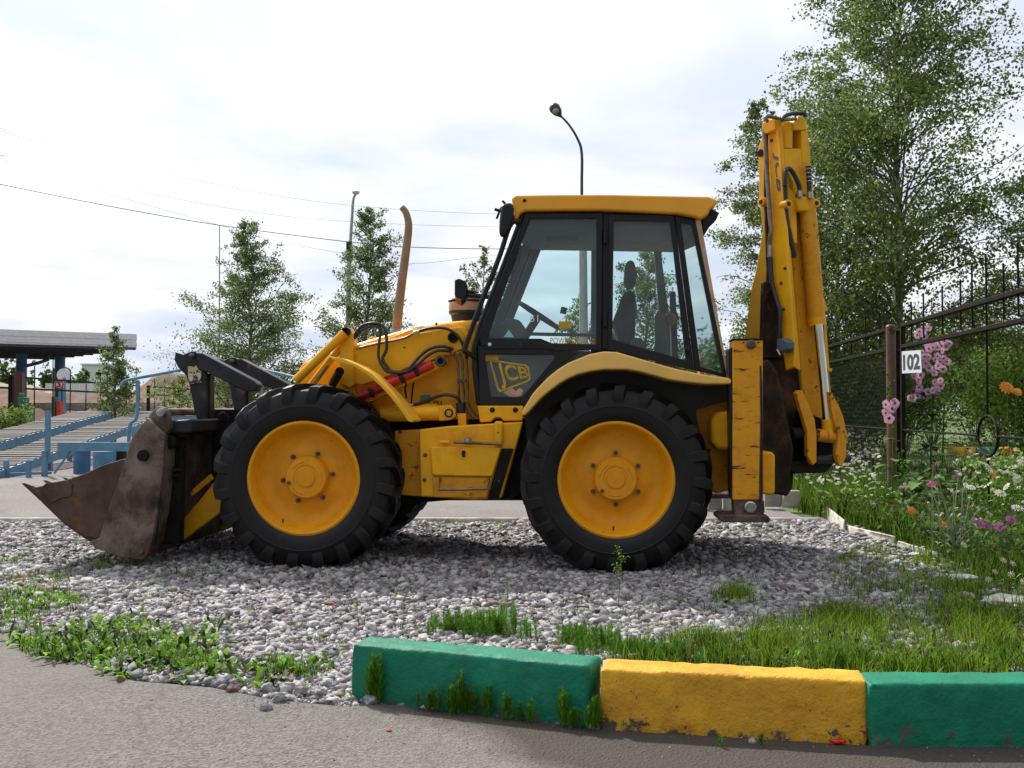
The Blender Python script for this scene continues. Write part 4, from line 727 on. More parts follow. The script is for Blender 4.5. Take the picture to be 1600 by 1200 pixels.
for x, y, wpx, lb, c_ in ((432, 957, 26, 'dark grey stone standing out of the pale gravel', (.06, .06, .065)), (415, 966, 22, 'brownish grey stone beside the dark one in the gravel', (.22, .19, .17)), (518, 942, 20, 'flat brick red fragment lying in the gravel', (.32, .09, .06)), (305, 993, 14, 'dark red fragment in the gravel behind the weed patch', (.25, .04, .04)), (120, 872, 14, 'dark brown clod on the gravel below the bucket teeth', (.06, .03, .02)), (388, 1018, 16, 'dark brown stone in the gravel above the small weed clump', (.10, .08, .06)), (439, 1005, 15, 'rounded brown stone in the gravel left of the green kerb', (.15, .12, .11)), (466, 1001, 17, 'purplish brown stone nearest the green kerb in the gravel', (.13, .1, .1))):
    p = G(x, y, .02); s_ = wpx / 1600 * p.y / 2; me = blob(x * .1, s_, s_ * .8, s_ * .65); o = bpy.data.objects.new('odd_stone', me); COL.objects.link(o); me.materials.append(mat('odd_stone', c_, .85, var=.2)); o.location = (p.x, p.y, bed_z(p.x, p.y) + .018); tag(o, lb, 'stone')
# ------------------------------------------------------------------ kerbstones
M['kgreen'] = mat('green_kerb_paint', (0.004, 0.185, 0.10), 0.6, spec=.3, var=0.12, vscale=5, wear=True, wscale=30, wthr=0.72, wcol=(0.02, 0.06, 0.04), bump=0.45, bscale=70, wear2=(0.006, 0.145, 0.085), w2thr=.58, w2scale=6)
M['kyellow'] = mat('yellow_kerb_paint', (0.66, 0.35, 0.022), 0.6, spec=.3, var=0.1, vscale=6, wear=True, wscale=34, wthr=0.645, wcol=(0.15, 0.08, 0.03), bump=0.6, bscale=70, wear2=(0.50, 0.24, 0.02), w2thr=.58, w2scale=7)
def kerb_chips(m, thr):
    # bare, dirty concrete where splash and tyres have taken the paint off low on the face
    t = m.node_tree; n = t.nodes; l = t.links; b = n['Principled BSDF']; src = b.inputs['Base Color'].links[0].from_socket
    c = n.new('ShaderNodeTexCoord'); q = n.new('ShaderNodeTexNoise'); q.inputs['Scale'].default_value = 16; q.inputs['Detail'].default_value = 9; q.inputs['Roughness'].default_value = .72; l.new(c.outputs['Object'], q.inputs['Vector'])
    sp = n.new('ShaderNodeSeparateXYZ'); l.new(c.outputs['Object'], sp.inputs[0]); k = n.new('ShaderNodeMath'); k.operation = 'MULTIPLY_ADD'; k.inputs[1].default_value = -1.5; l.new(sp.outputs[2], k.inputs[0]); l.new(q.outputs['Fac'], k.inputs[2])
    r = n.new('ShaderNodeMapRange'); l.new(k.outputs[0], r.inputs[0]); r.inputs[1].default_value = thr; r.inputs[2].default_value = thr + .05
    x = n.new('ShaderNodeMix'); x.data_type = 'RGBA'; l.new(r.outputs[0], x.inputs[0]); l.new(src, x.inputs[6]); x.inputs[7].default_value = (.10, .08, .06, 1); l.new(x.outputs[2], b.inputs['Base Color'])
kerb_chips(M['kgreen'], .50); kerb_chips(M['kyellow'], .50)
M['kwhite'] = mat('white_kerb_paint', (0.62, 0.59, 0.52), 0.7, var=0.14, vscale=6, wear=True, wscale=12, wthr=0.64, wcol=(0.3, 0.26, 0.2), bump=0.5, bscale=30)
M['concrete'] = mat('concrete', (0.36, 0.33, 0.29), 0.9, var=0.2, vscale=5, wear=True, wscale=8, wthr=.66, wcol=(.2, .18, .15), bump=0.4, bscale=50)
def rough_block(a, b, wd, h, m, seed, name='kerbstone', chip=.012, z0=0.0, res=.013, tilt=0.0, pits=True):
    a = Vector((a[0], a[1], z0)); b = Vector((b[0], b[1], z0)); e_ = (b - a); ln = e_.length; e_.normalize(); d = Vector((-e_.y, e_.x, 0))
    bm = bmesh.new(); n = [max(2, int(ln / res)), max(2, int(wd / res)), max(2, int(h / res))]; vm = {}
    def V_(i, j, k):
        key = (i, j, k)
        if key not in vm:
            x, y, z = i / n[0], j / n[1], k / n[2]; px_, py_, pz_ = x * ln, y * wd, z * h
            # rounded arrises, chipped
            r_ = .015; cx = min(max(px_, r_), ln - r_); cy = min(max(py_, r_), wd - r_); cz = min(pz_, h - r_)
            v = Vector((px_ - cx, py_ - cy, pz_ - cz)); 
            if v.length > 1e-6: v = v.normalized() * r_
            p = Vector((cx, cy, cz)) + v
            q = Vector((px_ * 6 + seed * 9, py_ * 6, pz_ * 6)); dsp = noise.noise(q) * .0022 + noise.noise(q * 3.3) * .0016
            ed = sum(1 for t, T in ((px_, ln), (py_, wd), (pz_, h)) if t < .03 or t > T - .03)
            if ed >= 2: dsp -= max(0, noise.noise(q * 2.3 + Vector((5, 5, 5)))) * chip * .9
            if pits and noise.noise(q * 6 + Vector((1, 2, 3))) > .52: dsp -= .005
            c = Vector((ln / 2, wd / 2, h / 2)); dr = Vector(((p.x - c.x) / ln, (p.y - c.y) / wd, (p.z - c.z) / h)); k_ = max(range(3), key=lambda t: abs(dr[t])); nrm = Vector((0, 0, 0)); nrm[k_] = math.copysign(1, dr[k_])
            p = p + nrm * dsp; batter = (1 - p.z / h) * .012 * (-1 if py_ < wd / 2 else 1)
            vm[key] = bm.verts.new(a + e_ * p.x + d * (p.y + batter) + Vector((0, 0, p.z + tilt * p.x)))
        return vm[key]
    for k in (0, n[2]):
        if k == 0: continue
        for i in range(n[0]):
            for j in range(n[1]): bm.faces.new((V_(i, j, k), V_(i + 1, j, k), V_(i + 1, j + 1, k), V_(i, j + 1, k)))
    for j in (0, n[1]):
        for i in range(n[0]):
            for k in range(n[2]): bm.faces.new((V_(i, j, k), V_(i + 1, j, k), V_(i + 1, j, k + 1), V_(i, j, k + 1)))
    for i in (0, n[0]):
        for j in range(n[1]):
            for k in range(n[2]): bm.faces.new((V_(i, j, k), V_(i, j + 1, k), V_(i, j + 1, k + 1), V_(i, j, k + 1)))
    bmesh.ops.recalc_face_normals(bm, faces=bm.faces); me = bpy.data.meshes.new(name); bm.to_mesh(me); bm.free(); me.polygons.foreach_set('use_smooth', [True] * len(me.polygons))
    me.materials.append(M[m]); o = bpy.data.objects.new(name, me); COL.objects.link(o); return o
def gk(x, y): p = G(x, y); return (p.x, p.y)
tag(rough_block(gk(549, 1090), gk(921, 1133), .17, .243, 'kgreen', 1, z0=-.02), 'green painted concrete kerbstone with horsetail growing against it, leftmost of three', 'kerbstone', 'painted kerbstones in the foreground')
tag(rough_block(gk(938, 1136), gk(1357, 1160), .17, .238, 'kyellow', 2, z0=-.02), 'yellow painted concrete kerbstone pitted with small holes, between two green ones', 'kerbstone', 'painted kerbstones in the foreground')
tag(rough_block(gk(1359, 1165), gk(1800, 1166), .17, .24, 'kgreen', 3, z0=-.02), 'green painted concrete kerbstone running out of the right edge', 'kerbstone', 'painted kerbstones in the foreground')
for k, (a, b, h, lb) in enumerate((((1245, 800), (1272, 830), .14, 'white painted kerb block nearest the rear arm of the backhoe'), ((1300, 834), (1372, 852), .10, 'low white kerb block sunk in grass, second from the backhoe'), ((1374, 853), (1440, 874), .07, 'white kerb block almost buried in grass, third from the backhoe'))):
    a_ = G(*a); b_ = G(*b); tag(rough_block((b_.x, b_.y), (a_.x, a_.y), -.28 if k == 0 else -.16, h, 'kwhite', 10 + k, name='edging_block', res=.04, z0=-.02), lb, 'edging block', 'white edging blocks of the flower bed')
for k, (x, y, wpx, lb) in enumerate(((1575, 940, 70, 'flat white stone in the grass at the right edge'), (1505, 905, 45, 'flat pale stone further back in the grass'), (1432, 868, 22, 'small white stone at the end of the edging blocks'), (1080, 970, 0, ''), (1337, 972, 18, 'small white stone in the grass right of the gravel'))):
    if not wpx: continue
    p = G(x, y); s_ = wpx / 1600 * p.y / 2; o = bpy.data.objects.new('flat_stone', blob(40 + k, s_, s_ * .8, s_ * .25)); COL.objects.link(o); o.data.materials.append(M['kwhite']); o.location = (p.x, p.y, .01); tag(o, lb, 'stone')
# far road behind the machine with a low kerb edge
a = G(-900, 806); b = G(2000, 806)
sheet('far_road', [(-60, FARROAD + .12), (3.2, FARROAD + .12), (3.4, 17), (5, 30), (8, 60), (-60, 60)], -.004, 'asphalt_far')
for k in range(7):
    x0 = -7.9 + k * 1.6; o = rough_block((x0, FARROAD - .02 + .01 * math.sin(k * 2.1)), (x0 + 1.58, FARROAD - .02), .12, .07, 'concrete', 20 + k, name='road_edging', res=.06, z0=-.03); 
    tag(o, ['leftmost', 'second from left', 'third from left', 'fourth from left', 'fifth from left', 'sixth from left', 'rightmost'][k] + ' low concrete edging strip between the gravel and the road behind', 'edging', 'concrete edging strips along the far road')
for k, x in enumerate((1098, 1120, 1141, 1210, 1236)):
    p = P(x, 800, 12.2); tag(MB().box((p.x, 12.2 + (k % 2) * .1, .13), (.15 if k < 3 else .2, .1, .30 if k < 3 else .2)).build('concrete_block', 'concrete', None, .012), ['left', 'middle', 'right', 'lower left', 'lower right'][k] + ' standing concrete block seen behind the stabiliser foot', 'concrete block', 'concrete blocks behind the stabiliser')
# ------------------------------------------------------------------ small plants
M['grass'] = mat('grass_blade', (0.165, 0.27, 0.022), 0.65, spec=.15, var=0.42, vscale=2, island=True, trans=.35)
M['grassdry'] = mat('dry_grass_blade', (0.24, 0.20, 0.07), 0.7, var=0.3, vscale=2, island=True, trans=.3)
M['horsetail'] = mat('horsetail_green', (0.11, 0.27, 0.02), 0.65, spec=.15, var=0.25, vscale=2, island=True, trans=.3)
M['weed'] = mat('weed_leaf', (0.13, 0.26, 0.018), 0.6, spec=.18, var=0.42, vscale=2, island=True, trans=.35)
M['weedred'] = mat('reddish_weed_leaf', (0.16, 0.09, 0.03), 0.6, var=0.3, vscale=2, island=True, trans=.3)
def blades(name, pos, h, wd, m, bend=.35, label=None, cat=None, parent=None):
    n = len(pos); a = rng.uniform(0, 2 * math.pi, n); ca, sa = np.cos(a), np.sin(a); b_ = rng.uniform(.05, bend, n) * h; t = rng.uniform(0, 2 * math.pi, n)
    side = np.stack([ca, sa, 0 * ca], 1) * wd[:, None] * .5; lean = np.stack([np.cos(t), np.sin(t), 0 * t], 1)
    up = np.array([0, 0, 1.0]); p0 = pos; p1 = pos + lean * (b_ * .3)[:, None] + up * (h * .55)[:, None]; p2 = pos + lean * b_[:, None] + up * (h * (1 - .15 * rng.random(n)))[:, None]
    V = np.stack([p0 - side, p0 + side, p1 - side * .8, p1 + side * .8, p2], 1).reshape(-1, 3); k = (np.arange(n) * 5)[:, None]
    o = npmesh(name, V, k + np.array([[0, 1, 3, 2]]), k + np.array([[2, 3, 4]]), m, parent)
    if label: tag(o, label, cat, kind='stuff')
    return o
def leaves(name, pos, ln, wd, m, elev=(.1, .9), label=None, cat=None, parent=None, az=None):
    """broad arched leaves growing from pos"""
    n = len(pos); a = rng.uniform(0, 2 * math.pi, n) if az is None else az; d = np.stack([np.cos(a), np.sin(a), 0 * a], 1); s_ = np.stack([-np.sin(a), np.cos(a), 0 * a], 1); e_ = rng.uniform(*elev, n)
    up = np.array([0, 0, 1.0]); pts = []
    for t, wf, dr in ((0, .12, 0), (.4, .75, .03), (.72, 1.0, .14), (1.0, .05, .34)):
        c = pos + d * (ln * t * np.cos(e_))[:, None] + up * (ln * (t * np.sin(e_) - dr * .8))[:, None]
        hw = s_ * (wd * wf * .5)[:, None]; fold = up * (wd * wf * .12)[:, None]
        pts += [c - hw + fold, c, c + hw + fold]
    V = np.stack(pts, 1).reshape(-1, 3); k = (np.arange(n) * 12)[:, None]
    q = np.array([[r * 3 + c_, r * 3 + c_ + 1, r * 3 + c_ + 4, r * 3 + c_ + 3] for r in range(3) for c_ in range(2)]); Q = (np.arange(n) * 12)[:, None, None] + q[None]
    o = npmesh(name, V, Q.reshape(-1, 4), None, m, parent)
    if label: tag(o, label, cat, kind='stuff')
    return o
def scatter(areas, z=None):
    out = []
    for x, y, rx, ry, n in areas:
        t = rng.uniform(0, 2 * math.pi, n); r_ = np.sqrt(rng.random(n)) if n > 40 else rng.random(n)
        for q in range(n):
            X_ = x + rx * r_[q] * math.cos(t[q]); Y__ = y + ry * r_[q] * math.sin(t[q])
            if Y__ < 665: continue
            g = G(X_, Y__); g.z = bed_z(g.x, g.y) if g.y < 10.9 else -.03; out.append(g[:])
    return np.array(out)
def clump(areas, per, spread):
    c = scatter(areas); n = len(c); p = np.repeat(c, per, axis=0); p[:, :2] += rng.normal(0, spread, (len(p), 2)); return p
def hts(n, a, b): return rng.uniform(a, b, n)
# right foreground turf
# kerb tops are straight, keep turf behind kerb line: y above the kerb back edge
kb = [(549, 1090 - 60), (921, 1030), (1357, 1055), (1700, 1058)]
A = [(1230, 1012, 330, 26, 2300), (1480, 1000, 230, 42, 3200), (1450, 930, 190, 60, 3300), (1380, 880, 110, 40, 900), (1560, 900, 140, 60, 2200), (1150, 950, 60, 16, 500), (1040, 1000, 120, 14, 650), (1200, 1038, 260, 16, 2000), (1480, 1050, 230, 14, 2000), (1000, 1022, 70, 10, 500)]
p = scatter(A); p = p[p[:, 1] > np.array([edge_of_bed(x) for x in p[:, 0]]) + .22]
p = p[np.array([noise.noise((x * 2.3, y * 2.3, 11)) + .6 * noise.noise((x * 7, y * 7, 2)) > .0 + random.gauss(0, .12) for x, y in p[:, :2]])]
blades('turf', p, hts(len(p), .02, .095), hts(len(p), .003, .006), 'grass', 1.1, 'short rough grass between the gravel and the painted kerbs', 'grass')
p = clump([(1280, 1000, 110, 30, 90), (1340, 975, 60, 16, 40), (1290, 970, 30, 8, 30), (1105, 1012, 60, 10, 30), (1190, 1012, 60, 10, 14), (1560, 1015, 60, 14, 22), (1150, 940, 35, 10, 30), (1480, 985, 100, 35, 50), (1180, 1040, 240, 8, 60), (1500, 1050, 200, 8, 50), (1420, 900, 120, 50, 70), (1530, 950, 80, 50, 60)], 20, .026); p = p[p[:, 1] > np.array([edge_of_bed(x) for x in p[:, 0]]) + .22]
blades('tufts_of_grass', p, hts(len(p), .06, .17), hts(len(p), .002, .0045), 'grass', .85, 'taller bright tufts of grass right of the gravel', 'grass')
p = scatter([(1450, 960, 190, 60, 1500), (1500, 1010, 140, 30, 900), (1200, 1025, 220, 24, 900), (80, 910, 90, 14, 300)]); p = p[p[:, 1] > np.array([edge_of_bed(x) for x in p[:, 0]]) + .22]
blades('dry_grass', p, hts(len(p), .02, .10), hts(len(p), .0015, .003), 'grassdry', 1.2, 'dry straw coloured grass stems among the turf', 'grass')
# horsetail in front of and behind the kerbs
def horsetail(name, pos, h, label, per=80):
    n = len(pos); P_ = np.repeat(pos, per, axis=0); hh = np.repeat(h, per); t = rng.random(n * per) ** .8; base = P_.copy(); base[:, 2] += t * hh * .85
    a = rng.uniform(0, 2 * math.pi, n * per); ln = (1.05 - t) * hh * .34 + .012; d = np.stack([np.cos(a) * .75, np.sin(a) * .75, np.ones(n * per) * .9], 1); tip = base + d * ln[:, None]
    s_ = np.stack([-np.sin(a), np.cos(a), 0 * a], 1) * .0016; V = np.stack([base - s_, base + s_, tip], 1).reshape(-1, 3); k = (np.arange(n * per) * 3)[:, None]
    st = np.stack([pos + [.0012, 0, 0], pos - [.0012, 0, 0], pos + np.stack([0 * h, 0 * h, h], 1)], 1).reshape(-1, 3); k2 = (np.arange(n) * 3)[:, None] + len(V)
    o = npmesh(name, np.concatenate([V, st]), None, np.concatenate([k + [[0, 1, 2]], k2 + [[0, 1, 2]]]), 'horsetail'); return tag(o, label, 'horsetail', kind='stuff')
def hrow(lst):
    P_ = []; H = []
    for x, y, hp, n in lst:
        for q in range(n):
            g = G(x + random.gauss(0, 5 if n > 1 else 0), y + 6 + random.gauss(0, 1.5)); P_.append((g.x, g.y, 0)); H.append(hp / 1600 * g.y * random.uniform(.65, 1.0))
    return np.array(P_), np.array(H)
pf, hf = hrow([(587, 1091, 92, 12), (680, 1106, 44, 3), (705, 1108, 58, 5), (716, 1109, 78, 5), (734, 1111, 50, 4), (760, 1113, 60, 5), (795, 1118, 52, 4), (812, 1120, 38, 3), (828, 1124, 40, 3), (882, 1128, 70, 6), (900, 1131, 40, 5), (668, 1104, 44, 3), (930, 1134, 66, 8), (1125, 1160, 20, 1), (1190, 1162, 22, 1)])
horsetail('horsetail', pf, hf, 'feathery green horsetail growing against the front of the green kerb')
P_ = []; H = []
for x, y, hp, n in [(790, 992, 50, 12), (770, 996, 34, 24), (740, 994, 30, 26), (700, 992, 28, 24), (816, 1003, 34, 8), (885, 1012, 30, 18), (905, 1013, 36, 18), (950, 1020, 36, 16), (925, 1030, 36, 10), (985, 1030, 24, 12), (1010, 1034, 34, 12), (1035, 1036, 30, 12), (1060, 1038, 30, 10), (1120, 1042, 26, 10), (1300, 1045, 30, 14), (1345, 1045, 24, 8), (1480, 1046, 26, 10), (1560, 1040, 22, 10)]:
    for q in range(n):
        g = G(x + random.gauss(0, 14), y - 2 + random.gauss(0, 4), .0)
        if g.y < edge_of_bed(g.x) + .24: g.y = edge_of_bed(g.x) + .24 + random.random() * .1
        P_.append((g.x, g.y, .0)); H.append(hp / 1600 * g.y * random.uniform(.6, 1.1) + .03)
horsetail('horsetail', np.array(P_), np.array(H), 'feathery green horsetail standing behind the painted kerbstones')
# broad leaved weeds
p = scatter([(200, 1005, 100, 30, 560), (120, 1005, 80, 22, 260), (290, 1028, 60, 24, 340), (330, 1000, 26, 24, 110), (150, 982, 60, 14, 130), (50, 940, 60, 18, 220), (20, 960, 30, 14, 60), (215, 1046, 80, 12, 230), (120, 1026, 50, 9, 120), (60, 1004, 50, 5, 50), (310, 1056, 50, 7, 70), (430, 1072, 50, 8, 70), (215, 965, 12, 16, 30), (18, 1000, 30, 6, 20), (440, 1052, 55, 14, 100), (380, 1048, 20, 12, 30), (500, 1040, 30, 14, 40), (560, 1092, 14, 10, 24), (360, 1058, 14, 8, 16)])
leaves('broad_leaved_weeds', p, hts(len(p), .05, .15), hts(len(p), .010, .032), 'weed', (-.05, 1.15), 'bright green broad leaved weeds along the asphalt edge at the left', 'weeds')
p = scatter([(150, 1012, 120, 24, 1500), (60, 945, 80, 20, 900), (300, 1035, 60, 16, 500), (20, 975, 40, 14, 300), (450, 1050, 60, 12, 400), (60, 905, 60, 8, 260), (170, 885, 70, 6, 260), (300, 900, 60, 5, 160), (20, 880, 30, 5, 120)])
blades('low_weeds', p, hts(len(p), .02, .10), hts(len(p), .003, .008), 'weed', .9, 'low green weeds and grass mixed into the gravel at the left', 'weeds')
p = scatter([(200, 1005, 90, 22, 40), (305, 1020, 30, 16, 26), (60, 925, 70, 10, 40), (430, 1066, 50, 8, 40), (250, 1040, 80, 14, 60), (40, 905, 40, 6, 50)])
leaves('reddish_weeds', p, hts(len(p), .04, .13), hts(len(p), .012, .034), 'weedred', (.1, .9), 'reddish brown weed leaves among the green ones at the left', 'weeds')
p = scatter([(1300, 1010, 150, 34, 260), (1100, 1030, 120, 18, 90), (1480, 1000, 140, 55, 800), (1230, 990, 140, 24, 220), (1240, 1035, 260, 14, 260), (1560, 1000, 60, 40, 120), (1440, 900, 90, 30, 160), (1360, 862, 50, 12, 60), (1540, 930, 60, 30, 90), (1310, 828, 20, 5, 30), (1130, 945, 26, 10, 20)]); p = p[p[:, 1] > np.array([edge_of_bed(x) for x in p[:, 0]]) + .24]
leaves('broad_leaved_weeds', p, hts(len(p), .04, .10), hts(len(p), .014, .032), 'weed', (.1, 1.1), 'broad leaved weeds scattered through the grass on the right', 'weeds')
p = clump([(392, 958, 6, 3, 3), (640, 955, 10, 5, 3), (880, 945, 6, 3, 2), (515, 905, 5, 2, 2), (560, 900, 3, 2, 2), (196, 930, 6, 3, 2), (240, 935, 10, 3, 3), (770, 900, 14, 4, 3), (735, 955, 20, 6, 3), (1000, 965, 8, 3, 3), (1250, 880, 40, 10, 6), (1180, 900, 60, 10, 5), (1080, 905, 30, 10, 4), (700, 820, 70, 5, 16), (780, 822, 40, 4, 12), (720, 812, 60, 3, 10), (76, 828, 14, 3, 6), (1180, 820, 40, 3, 6), (1230, 840, 60, 8, 12), (300, 905, 40, 4, 6), (150, 890, 40, 4, 6), (1310, 880, 50, 12, 14), (560, 955, 30, 8, 3), (660, 985, 40, 4, 4), (470, 985, 10, 4, 2), (625, 935, 4, 2, 2), (760, 994, 70, 8, 26), (690, 990, 40, 5, 10), (900, 1012, 50, 6, 12), (990, 1020, 50, 10, 16), (500, 1000, 60, 10, 4), (560, 975, 60, 10, 3), (900, 965, 120, 14, 9), (1060, 940, 90, 14, 9), (1150, 880, 120, 20, 12), (60, 868, 60, 8, 8), (130, 850, 60, 6, 6), (250, 915, 60, 8, 6)], 16, .03)
blades('grass_in_gravel', p, hts(len(p), .02, .085), hts(len(p), .002, .005), 'grass', .7, 'thin tufts of grass coming up through the gravel', 'grass')
# single tall weeds
def tall_weed(px, py, hp, label, seed, big=False):
    g = G(px, py, 0); z0 = bed_z(g.x, g.y) if g.y < 10.9 else -.03; h = hp / 1600 * g.y; r_ = root('tall_weed', label, 'weed', (g.x, g.y, z0))
    rs = random.Random(seed); mb = MB(); top = Vector((g.x + h * .05, g.y, z0 + h)); st = [Vector((g.x, g.y, z0)), Vector((g.x + .01, g.y, z0 + h * .5)), top]
    mb.tube(st, [.0035, .0012], 5, smooth=3); tips = []
    for k in range(9 if big else 5):
        t = rs.uniform(.45, .95); b_ = st[0].lerp(top, t); a_ = rs.uniform(0, 6.28); q = b_ + Vector((math.cos(a_), math.sin(a_), 1.6)) * h * .11 * (1.2 - t * .6); mb.tube([b_, q], [.0015, .0008], 4); tips += [b_.lerp(q, .6), q]
    part_ = mb.build('stem', 'horsetail', r_, smooth=0)
    T = np.array([t[:] for t in tips + [top[:]] * 2 if True][:len(tips)]); T = np.repeat(T, 5, axis=0) + rng.normal(0, h * .018, (len(T) * 5, 3)); n = len(T)
    leaves('leaves', T, hts(n, h * .04, h * .09), hts(n, h * .02, h * .04), 'weed', (-.4, 1.2), parent=r_)
    gp = np.array([[g.x, g.y, z0]] * 8); leaves('base_leaves', gp, hts(8, h * .12, h * .3), hts(8, .008, .016), 'weed', (.3, 1.2), parent=r_)
tall_weed(966, 950, 92, 'tall budding weed standing alone in the gravel in front of the rear tyre', 3, True)
tall_weed(790, 965, 62, 'slim tall weed in the gravel behind the left green kerb', 4)
tall_weed(875, 965, 26, 'short green seedling in the gravel behind the end of the green kerb', 5)
tall_weed(1410, 900, 26, 'small yellow flowering weed at the right edge of the gravel', 6)
tall_weed(216, 985, 34, 'upright weed topping the left weed patch', 8)
# litter
M['redplastic'] = mat('red_plastic', (0.6, 0.01, 0.01), 0.3, var=0.3, vscale=60)
g = G(1308, 1163); tag(MB().poly3([(g.x - .028, g.y + .01, .004), (g.x - .01, g.y - .012, .004), (g.x + .02, g.y - .016, .006), (g.x + .033, g.y - .006, .004), (g.x + .02, g.y + .010, .005), (g.x, g.y + .006, .004)], (0, 0, .013)).build('litter', 'redplastic', None, .004), 'crumpled red plastic scrap lying at the foot of the yellow kerbstone', 'litter')
g = G(607, 1143); tag(MB().poly3([(g.x - .008, g.y, .002), (g.x + .005, g.y - .01, .002), (g.x + .012, g.y + .004, .002), (g.x, g.y + .01, .002)], (0, 0, .003)).build('litter', 'redplastic', None), 'tiny red scrap on the asphalt in front of the green kerbstone', 'litter')
p = np.concatenate([np.array([G(random.uniform(330, 1600), random.choice([1100, 1140, 1150]) + (random.uniform(0, 40)), .002)[:] for _ in range(260)]), np.array([G(random.uniform(380, 560), random.uniform(1085, 1105), .002)[:] for _ in range(160)])])
o = stones('chaff', p, hts(len(p), .0015, .004), mat('chaff', (.35, .25, .13), .9, island=True, var=.4), .4); tag(o, 'tiny pale crumbs and chaff scattered on the asphalt', 'debris', kind='stuff')
# ================================================================== TREES
M['bark'] = mat('birch_bark', (0.58, 0.55, 0.49), 0.85, var=0.2, vscale=4, wear=True, wscale=5, wthr=.56, wcol=(.05, .045, .04), bump=.4)
M['twig'] = mat('twig_bark', (0.17, 0.14, 0.11), 0.85, var=0.3)
def leafmat(name, col, var=.3): return mat(name, col, 0.55, spec=.2, var=var, vscale=.9, island=True, trans=.5)
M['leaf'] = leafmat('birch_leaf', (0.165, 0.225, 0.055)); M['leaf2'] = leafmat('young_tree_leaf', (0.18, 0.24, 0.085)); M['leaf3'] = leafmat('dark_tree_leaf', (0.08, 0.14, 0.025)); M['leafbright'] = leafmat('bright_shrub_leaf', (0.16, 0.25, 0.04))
def leafcloud(name, C, size, m, parent, asp=.72, drop=.5):
    n = len(C); a = rng.normal(size=(n, 3)); a[:, 2] -= drop; a /= np.linalg.norm(a, axis=1)[:, None]; b_ = rng.normal(size=(n, 3)); b_ -= (b_ * a).sum(1)[:, None] * a; b_ /= np.linalg.norm(b_, axis=1)[:, None]
    s_ = size[:, None]; V = np.stack([C - a * s_ * .5, C + b_ * s_ * asp * .5 - a * s_ * .05, C + a * s_ * .5, C - b_ * s_ * asp * .5 - a * s_ * .05], 1).reshape(-1, 3)
    return npmesh(name, V, (np.arange(n) * 4)[:, None] + np.array([[0, 1, 2, 3]]), None, m, parent)
def tree(name, label, cat, x, y, H, prof, nb, nl, lsize, seed, m='leaf', tr=.1, lean=(0, 0), up=(.5, 1.0), z0=0.0, droop=.25, group=None, stems=1, spread=.16, barkm='bark', curve=0):
    rs = random.Random(seed); r_ = root(name, label, cat, (x, y, z0), group=group); ts = []; trunk = MB(); mb = MB(); cl = []
    for s_ in range(stems):
        ox = rs.uniform(-.3, .3) * (s_ > 0); ax = rs.uniform(-.10, .10) * H * (s_ > 0)
        pts = [Vector((x + ox + ax * t + lean[0] * H * t + rs.gauss(0, .012 * H) * t, y + lean[1] * H * t + rs.gauss(0, .01 * H) * t, z0 + H * t * (1 - .08 * (s_ > 0)))) for t in [q / 9 for q in range(10)]]
        trunk.tube(pts, [tr * (1 - .93 * q / 9) * (.75 if s_ else 1) for q in range(10)], 8)
        ts.append(pts)
    trunk.build('trunk', barkm, r_, smooth=60)
    for k in range(nb):
        pts = ts[k % stems]; tmin = prof[0][0]; t = tmin + (1 - tmin) * ((k + rs.random()) / nb) ** .9; t = min(t, .985); f = t * 9; i = int(f); b0 = pts[i].lerp(pts[min(i + 1, 9)], f - i)
        for (a1, r1), (a2, r2) in zip(prof[:-1], prof[1:]):
            if a1 <= t <= a2: Rm = r1 + (r2 - r1) * (t - a1) / (a2 - a1)
        ln = Rm * rs.uniform(.55, 1.12) ; a = rs.uniform(0, 2 * math.pi) ; el = rs.uniform(*up)
        d = Vector((math.cos(a) * math.cos(el), math.sin(a) * math.cos(el), math.sin(el))); L_ = ln / max(.35, math.cos(el)); bp = []
        for q in range(7):
            u = q / 6; bp.append(b0 + d * L_ * u + Vector((0, 0, -droop * L_ * u * u)) + Vector((rs.gauss(0, .03), rs.gauss(0, .03), rs.gauss(0, .02))) * L_ * u)
        r0 = tr * (1 - .9 * t) * .24 + .004
        mb.tube(bp, [r0, .003], 4, cap=False)
        for q in range(rs.randint(5, 8)):
            u = rs.uniform(.18, 1); f = u * 6; i = min(int(f), 5); c0 = bp[i].lerp(bp[i + 1], f - i); aa = a + rs.choice((-1, 1)) * rs.uniform(.4, 1.3); tl = ln * rs.uniform(.16, .42) * (1.25 - u * .5)
            dd = Vector((math.cos(aa), math.sin(aa), rs.uniform(-.3, .8))).normalized(); tp = [c0 + dd * tl * v + Vector((0, 0, -droop * 1.2 * tl * v * v)) for v in (0, .35, .7, 1)]
            mb.tube(tp, [.0035, .0015], 3, cap=False); cl.append((tp, tl))
    mb.build('branches', 'twig', r_, smooth=0)
    T = np.array([[p[:] for p in c[0]] for c in cl]); wts = np.array([c[1] for c in cl]); wts = wts * np.exp(rng.normal(0, .45, len(wts))); wts /= wts.sum(); idx = rng.choice(len(cl), nl, p=wts)
    u = rng.random(nl) ** .7 * 3 * .999; i = u.astype(int); f = (u - i)[:, None]; C = T[idx, i] * (1 - f) + T[idx, i + 1] * f; sp = (wts * 0 + np.array([c[1] for c in cl]))[idx][:, None] * spread + .03
    C = C + rng.normal(size=(nl, 3)) * sp * np.array([1, 1, .8])
    leafcloud('crown', C, rng.uniform(.7, 1.25, nl) * lsize, m, r_)
    return r_
def at(px, Y): return (px - 800) / 1600 * Y
TREE = tree
